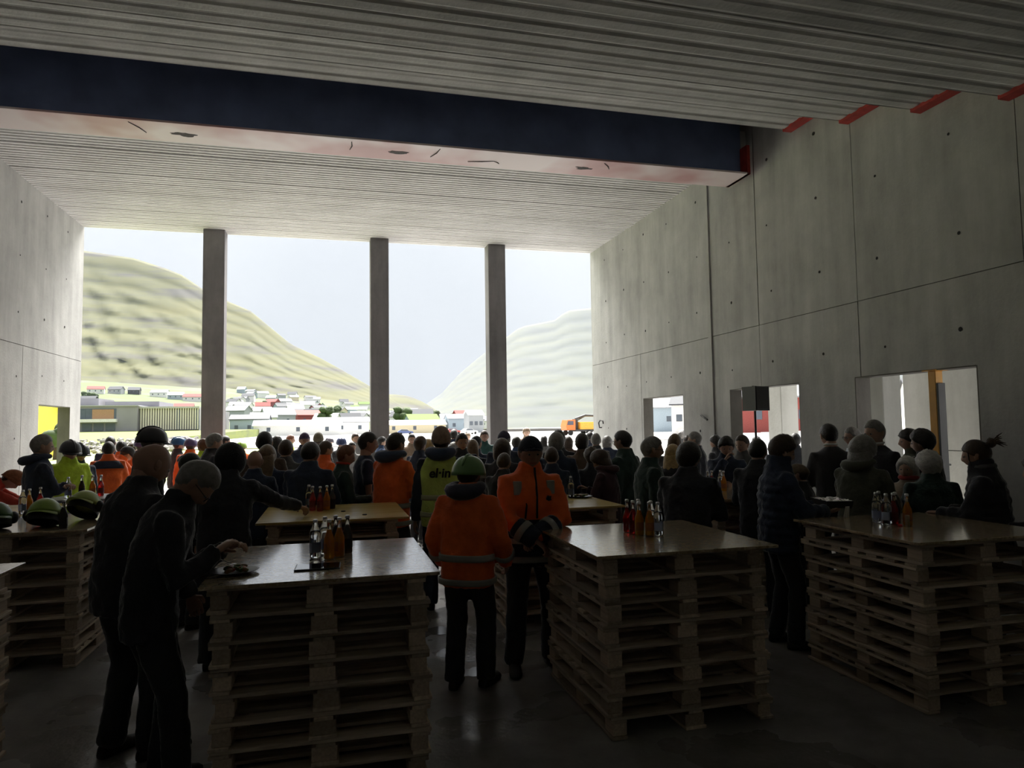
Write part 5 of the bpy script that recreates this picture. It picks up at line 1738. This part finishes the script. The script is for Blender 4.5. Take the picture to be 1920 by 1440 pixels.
def add_hand(mb, W, E, nm, pn):
    d = (W - E).normalized()
    sg = -1 if nm == 'L' else 1
    if pn == 'down':
        n = Vector((0, 0, -1))
        d = (d + Vector((0, 0, -.05))).normalized()
    elif pn == 'up':
        n = Vector((-.3 * sg, 0, 1))
    elif pn == 'in':
        n = Vector((-sg, 0, -.2))
    else:
        n = Vector((-sg, .15, 0))
    n = (n - d * n.dot(d)).normalized()
    s = (n.cross(d) if nm == 'L' else d.cross(n)).normalized()
    rows = []
    for (t_, rx, ry) in ((-.03, .024, .020), (.0, .025, .018), (.03, .036, .016), (.065, .042, .014), (.090, .040, .011)):
        c = W + d * t_
        rows.append([tuple(c + s * rx * math.cos(6.283 * j / 10) + n * ry * math.sin(6.283 * j / 10)) for j in range(10)])
    mb.loft(rows, 0)
    curl = 34 if pn in ('in', 'down') else 22
    for i, (off, ln) in enumerate(((.030, .072), (.010, .080), (-.011, .074), (-.030, .058))):
        p = W + d * .084 + s * off
        pts, rr = [p - d * .012], [.0092]
        dd = d.copy()
        for k, fr_ in enumerate((.45, .30, .25)):
            a = rad(curl * (.7 + .25 * k) + 4 * i)
            ax = dd.cross(n).normalized()
            dd = (Matrix.Rotation(a, 3, ax) @ dd).normalized()
            n2 = n
            p = p + dd * ln * fr_
            pts.append(p.copy())
            rr.append((.0090, .0082, .0060)[k])
        mb.tube(pts, rr, 6)
    p = W + d * .022 + s * .024
    t1 = p + (d * .55 + s * .75 + n * .25).normalized() * .038
    t2 = t1 + (d * .85 + s * .25 + n * .40).normalized() * .032
    t3 = t2 + (d * .9 + n * .45).normalized() * .022
    mb.tube([p, t1, t2, t3], [.013, .0115, .0098, .007], 6)


# ---- baked shapes (voxel-joined so that every body is one continuous surface)
BAKE = {}
_pending = []
_tex = bpy.data.textures.new('cloth_folds', 'CLOUDS')
_tex.noise_scale = .085
_tex.noise_depth = 2


def queue(key, mb, voxel, wrinkle=0.0, smooth=3):
    if key in BAKE:
        return
    BAKE[key] = None
    me = bpy.data.meshes.new('src')
    me.from_pydata(mb.v, [], mb.f)
    o = bpy.data.objects.new('src', me)
    COL.objects.link(o)
    r = o.modifiers.new('r', 'REMESH')
    r.mode = 'VOXEL'
    r.voxel_size = voxel
    s_ = o.modifiers.new('s', 'SMOOTH')
    s_.iterations = smooth
    s_.factor = .5
    if wrinkle:
        dsp = o.modifiers.new('d', 'DISPLACE')
        dsp.texture = _tex
        dsp.strength = wrinkle
        dsp.mid_level = .5
        dsp.texture_coords = 'LOCAL'
    _pending.append((key, o))


def flush():
    bpy.context.view_layer.update()
    dg = bpy.context.evaluated_depsgraph_get()
    for key, o in _pending:
        BAKE[key] = bpy.data.meshes.new_from_object(o.evaluated_get(dg))
    for key, o in _pending:
        me = o.data
        bpy.data.objects.remove(o)
        bpy.data.meshes.remove(me)
    _pending.clear()


FIGS = {k: Fig(k) for k in POSES}


def q_body(pose):
    f = FIGS[pose]
    mb = MB()
    f.torso(mb, RINGS['body'])
    for nm in 'LR':
        mb.tube(f.armpts(nm), [.05, .052, .046, .040, .038, .026], 10)
        Hp, K, A = f.legs[nm]
        mb.tube([Hp + Vector((0, 0, .04)), Hp.lerp(K, .5), K, K.lerp(A, .4), A + Vector((0, 0, -.03))], [.082, .074, .056, .056, .038], 10)
    queue(('body', pose), mb, .021)


def q_jacket(pose, jk):
    f = FIGS[pose]
    mb = MB()
    base = 'jacket' if jk == 'vest' else jk
    f.torso(mb, RINGS[base], 22)
    for nm in 'LR':
        pts = f.armpts(nm)
        if jk == 'tshirt':
            S, E, W = f.arms[nm]
            mb.tube([pts[0], S, S.lerp(E, .4), S.lerp(E, .72)], [.07, .074, .066, .066], 12)
        elif jk == 'puffer':
            S, E, W = f.arms[nm]
            path, rr = [pts[0], S], [.078, .082]
            for k in range(1, 13):
                t_ = k / 12
                p = S.lerp(E, t_ * 2) if t_ < .5 else E.lerp(W, t_ * 2 - 1)
                path.append(p)
                rr.append((.088 - .026 * t_) * (1.08 if k % 2 else .90))
            mb.tube(path, rr, 12)
        else:
            mb.tube(pts, list(SLEEVE[jk]), 12)
    queue(('jacket', pose, jk), mb, .0165, .012 if jk == 'suit' else .032, 3)
    if jk == 'vest':
        v = MB()
        f.torso(v, [(z, rx * 1.07, ry * 1.09) for z, rx, ry in RINGS['jacket'] if z < 1.47] + [(1.485, .13, .112)], 22)
        queue(('vest', pose, jk), v, .0165, .012, 3)


def q_trousers(pose):
    f = FIGS[pose]
    mb = MB()
    f.torso(mb, [(.82, .150, .115), (.90, .172, .124), (1.02, .168, .120), (1.06, .160, .114)])
    for nm in 'LR':
        Hp, K, A = f.legs[nm]
        mb.tube([Hp + Vector((0, 0, .03)), Hp.lerp(K, .5), K, K.lerp(A, .5), A + Vector((0, -.005, -.035))], [.100, .092, .078, .076, .074], 12)
    queue(('trousers', pose), mb, .019, .020, 2)


def shoe_mesh():
    mb = MB()
    rings = []
    n = 14
    for (y, wd, h, zb) in ((-.088, .020, .045, .004), (-.075, .034, .075, 0), (-.04, .040, .100, 0), (0, .042, .105, 0), (.04, .043, .085, 0), (.09, .047, .062, 0), (.14, .046, .050, 0), (.175, .036, .042, .002), (.195, .014, .024, .006)):
        rings.append([(wd * math.cos(6.283 * j / n), y, zb + max(0, h * (.35 + .65 * math.sin(6.283 * j / n))) if math.sin(6.283 * j / n) > -.5 else zb) for j in range(n)])
    mb.loft(rings)
    return mb.mesh('shoe', [M_SHOE], True)


SHOE = shoe_mesh()

for rec in PEOPLE:
    q_body(rec[5])
    q_trousers(rec[5])
    q_jacket(rec[5], rec[6])
flush()

BODY = {}


def body_mesh(pose):
    if pose in BODY:
        return BODY[pose]
    f = FIGS[pose]
    b = BAKE[('body', pose)]
    mb = MB()
    mb.add([tuple(v.co) for v in b.vertices], [tuple(p.vertices) for p in b.polygons])
    add_head(mb, f.head)
    pn = f.p.get('pn', 'side')
    for nm in 'LR':
        S, E, W = f.arms[nm]
        add_hand(mb, W, E, nm, pn)
    BODY[pose] = mb.mesh('body', [SKIN[0], M_LIP, M_EYE, M_EYEW], True)
    return BODY[pose]


def colored(name, me, m, parent, M=None):
    """object sharing mesh data, with its own material"""
    if not me.materials:
        me.materials.append(m)
    if not me.polygons[0].use_smooth:
        me.polygons.foreach_set('use_smooth', [True] * len(me.polygons))
    o = link(name, me, parent, M)
    o.material_slots[0].link = 'OBJECT'
    o.material_slots[0].material = m
    return o


def ring_band(f, z0, z1, rings, k):
    """band hugging the torso between two heights"""
    def rr(z):
        for a, b in zip(rings, rings[1:]):
            if a[0] <= z <= b[0]:
                t_ = (z - a[0]) / (b[0] - a[0])
                return a[1] + (b[1] - a[1]) * t_, a[2] + (b[2] - a[2]) * t_
        return rings[0][1:]
    mb = MB()
    zs = [z0, z0 + .004] + [z0 + (z1 - z0) * q for q in (.33, .66)] + [z1 - .004, z1]
    ks = [k - .05, k, k, k, k, k - .05]
    f.torso(mb, [(z, rr(z)[0] * q, rr(z)[1] * q) for z, q in zip(zs, ks)], 26, 1.0, 0, False)
    return mb


def sleeve_band(f, nm, t0, t1, r0):
    S, E, W = f.arms[nm]
    a, b = (E.lerp(W, t0), E.lerp(W, t1)) if t0 >= 0 else (S.lerp(E, 1 + t0), S.lerp(E, 1 + t1))
    mb = MB()
    mb.tube([a, a.lerp(b, .1), a.lerp(b, .9), b], [r0 - .008, r0, r0, r0 - .008], 14)
    return mb


PARTCACHE = {}


def cached(key, maker, mats):
    if key not in PARTCACHE:
        PARTCACHE[key] = maker().mesh(key[0], [mats], True)
    return PARTCACHE[key]


def neck_roll(f, r_, tubr, dz, back):
    """ring lying round the neck: hood or scarf"""
    _, p, up, fr = f.at(1.515 + dz)
    mb = MB()
    rings = []
    n, m_ = 20, 9
    for j in range(n + 1):
        a = 6.283 * j / n
        dirv = Vector((math.cos(a), 0, 0)) + fr * math.sin(a)
        bk = max(0, -math.sin(a))
        c = p + dirv * (r_ + back * bk * .30) + up * (-.30 * bk * back)
        tr = tubr * (1 + back * 4.5 * bk)
        rings.append([tuple(c + dirv * tr * math.cos(6.283 * q / m_) + up * tr * .9 * math.sin(6.283 * q / m_)) for q in range(m_)])
    mb.loft(rings, 0, False)
    return mb


M_NAVYDARK = fabric((.015, .022, .045))
for idx, (label, px, py, hgt, hd, pose, jk, jc, tc, hair, hc, ex) in enumerate(PEOPLE):
    f = FIGS[pose]
    k = hgt / 1.76
    root = thing('person', label, 'person', (px, py, 0), -rad(hd), 'people gathered in the hall')
    wk = random.uniform(.96, 1.05) * (1.06 if 'stout' in label or 'large man' in label or 'broad' in label or 'big man' in label else 1.0)
    root.scale = (k * wk, k * wk, k)
    bo = colored('body', body_mesh(pose), SKIN[idx % 3], root)
    jm = fabric((.018, .026, .05) if jk == 'vest' else jc)
    colored('tshirt' if jk == 'tshirt' else 'coat' if jk in ('coat', 'suit') else 'jacket', BAKE[('jacket', pose, jk)], jm, root)
    colored('trousers', BAKE[('trousers', pose)], fabric(tc), root)
    for nm, sg in (('L', -1), ('R', 1)):
        A = f.legs[nm][2]
        link('shoe', SHOE, root, Matrix.Translation((A.x, A.y + .015, .002)) @ Matrix.Rotation(rad(-sg * 9), 4, 'Z'))
    if hair != 'bald':
        nm_ = {'helmet': 'helmet', 'cap': 'cap', 'flatcap': 'flat_cap', 'beanie': 'knit_hat', 'hoodup': 'hood'}.get(hair, 'hair')
        hm = f.head @ Matrix.Rotation(rad(random.uniform(-4, 4)), 4, 'Z')
        link(nm_, head_part(hair, hc), root, f.head @ (Matrix.Translation((0, -.006, -.03)) @ Matrix.Diagonal((1.04, 1.04, 1.08, 1)) if hair == 'helmet' else Matrix.Identity(4)))
        if hair in ('helmet', 'cap', 'flatcap', 'beanie'):
            link('hair', head_part('short', (.05, .035, .025)), root, f.head @ Matrix.Diagonal((.97, .97, .93, 1)))
    if ex.get('glasses'):
        link('glasses', GLASSES, root, f.head)
    if jk == 'vest':
        colored('vest', BAKE[('vest', pose, jk)], fabric((.55, .70, .16)), root)
    bands = ex.get('bands')
    rg = RINGS.get(jk, RINGS['jacket'])
    if bands:
        for (a, b) in ((.80, .85), (.98, 1.035)) if bands == 1 else ((.815, .865), (.955, 1.005)):
            link('reflective_band', cached(('band', pose, jk, a, bands), lambda: ring_band(f, a, b, rg, 1.075 if ex['bands'] == 1 else 1.10), M_REFL), root)
        for nm in 'LR':
            link('sleeve_band', cached(('sband', pose, jk, nm), lambda: sleeve_band(f, nm, .45, .65, .080 + .006 * (ex['bands'] == 2)), M_REFL), root)
    if bands == 2:
        link('lower_panel', cached(('panel', pose, jk), lambda: ring_band(f, .785, 1.14, rg, 1.07), M_NAVYDARK), root)
        for nm in 'LR':
            link('cuff', cached(('cuff', pose, jk, nm), lambda: sleeve_band(f, nm, .28, 1.0, .079), M_NAVYDARK), root)
            sg = -1 if nm == 'L' else 1
        for sg in (-1, 1):
            _, p, up, fr = f.at(1.375)
            q = p + Vector((sg * .125, 0, 0)) + fr * .120
            mb = MB()
            mb.loft([[tuple(q + Vector((dx, 0, 0)) + up * dz + fr * dy) for dx, dz in ((-.028, -.05), (.028, -.05), (.028, .05), (-.028, .05))] for dy in (-.03, .010)])
            mb.build('shoulder_patch', M_REFL, root)
        zp = []
        for zz_ in (1.15, 1.25, 1.33, 1.41, 1.48, 1.53):
            _, p, up, fr = f.at(zz_)
            ry = interp(zz_, [(a, c) for a, b, c in rg])
            zp.append(p + fr * (ry + .004) + Vector((-.012, 0, 0)))
        MB().tube(zp, .008, 6).build('zip', M_NAVYDARK, root)
        MB().tube([zp[0] + Vector((.085, -.012, 0)), zp[1] + Vector((.075, -.012, 0)), zp[2] + Vector((.085, -.014, -.02))], .007, 6).build('pocket_zip', M_NAVYDARK, root)
        _, p, up, fr = f.at(1.30)
        q = p + Vector((-.100, 0, 0)) + fr * .142
        mb = MB()
        mb.loft([[tuple(q + Vector((dx, 0, 0)) + up * dz + fr * dy) for dx, dz in ((-.022, -.012), (.0, -.02), (.02, -.008), (.014, .006), (.004, .022), (-.006, .012), (-.02, .016), (-.016, 0))] for dy in (-.02, .017)])
        mb.build('chest_emblem', M_NAVYDARK, root)
    if ex.get('yoke'):
        link('shoulder_yoke', cached(('yoke', pose, jk), lambda: ring_band(f, 1.34, 1.455, rg, 1.12), M_NAVYDARK), root)
    h_ = ex.get('hood')
    if h_:
        hm_ = fabric(h_ if isinstance(h_, tuple) else jc)
        o = colored('hood', cached(('hood', pose, isinstance(h_, tuple)), lambda: neck_roll(f, .100, .044, .030, .14) if isinstance(h_, tuple) else neck_roll(f, .092, .032, .015, .17), hm_), hm_, root)
    if ex.get('scarf'):
        hm_ = fabric(ex['scarf'])
        o = colored('scarf', cached(('scarf', pose), lambda: neck_roll(f, .078, .030, .03, .02), hm_), hm_, root)
    if ex.get('elin'):
        cu = bpy.data.curves.new('vest_lettering', 'FONT')
        cu.body = 'el\u00b7in'
        cu.size = .125
        cu.align_x = 'CENTER'
        cu.extrude = .003
        cu.offset = .0035
        cu.shear = .12
        cu.materials.append(plain('black_print', (.02, .025, .02), .7))
        tmp = bpy.data.objects.new('tmp', cu)
        COL.objects.link(tmp)
        bpy.context.view_layer.update()
        lm = bpy.data.meshes.new_from_object(tmp.evaluated_get(bpy.context.evaluated_depsgraph_get()))
        bpy.data.objects.remove(tmp)
        link('lettering', lm, root, Matrix.Translation((0, -.163, 1.285)) @ Matrix.Rotation(rad(90), 4, 'X'))
        for (a, b) in ((.90, .95), (1.06, 1.11)):
            link('reflective_band', cached(('vband', pose, jk, a), lambda: ring_band(f, a, b, RINGS['jacket'], 1.115), plain('dull_tape', (.42, .44, .25), .6)), root)
    if jk == 'suit':
        _, p, up, fr = f.at(1.53)
        colored('shirt_collar', cached(('collar', pose), lambda: neck_roll(f, .062, .012, .025, .0), M_WHITE), M_WHITE, root)
        mb = MB()
        pts = []
        for zz_ in (1.18, 1.34, 1.50):
            _, p, up, fr = f.at(zz_)
            ry = interp(zz_, [(a, c) for a, b, c in rg])
            pts.append(p + fr * (ry + .002))
        w0 = Vector((.045, 0, 0))
        mb.add([tuple(pts[0]), tuple(pts[1] + w0 * .6), tuple(pts[2] + w0), tuple(pts[2] - w0), tuple(pts[1] - w0 * .6)], [(0, 1, 2, 3, 4)])
        sh = mb.build('shirt_front', plain('pale_shirt', (.55, .58, .65), .8), root)
        md = sh.modifiers.new('t', 'SOLIDIFY')
        md.thickness = .01
    if 'red collar' in label or 'red shirt' in label:
        hm_ = fabric((.55, .05, .03))
        colored('collar', cached(('rcollar', pose), lambda: neck_roll(f, .070, .018, .035, .0), hm_), hm_, root)
    if pose == 'tray':
        M = root.matrix_basis
        lp = Matrix.Translation(root.location) @ Matrix.Rotation(-rad(hd), 4, 'Z') @ Matrix.Diagonal((k * wk, k * wk, k, 1))
        c = lp @ Vector((0, .46, 1.16))
        tr = thing('serving_tray', 'black serving tray with crumpled foil held by the quilted man', 'tray', c, -rad(hd))
        mb = MB()
        mb.loft([[(x * q, y * q, z) for x, y in ((-.17, -.11), (.17, -.11), (.17, .11), (-.17, .11))] for q, z in ((.9, 0), (1.0, .06), (.97, .06), (.88, .006))], 0, True)
        mb.build('dish', M_HBLACK, tr)
        fo = MB()
        nn = 12
        gv = [((i / nn - .5) * .33, (j / nn - .5) * .21, .055 + .022 * noise.noise((i * .9, j * .8, 2)) + .012 * noise.noise((i * 2.1, j * 2.3, 5))) for j in range(nn + 1) for i in range(nn + 1)]
        fo.add(gv, [(j * (nn + 1) + i, j * (nn + 1) + i + 1, (j + 1) * (nn + 1) + i + 1, (j + 1) * (nn + 1) + i) for j in range(nn) for i in range(nn)])
        ff = fo.build('foil', plain('aluminium_foil', (.7, .7, .72), .22, 1.0), tr)
        md = ff.modifiers.new('t', 'SOLIDIFY')
        md.thickness = .003
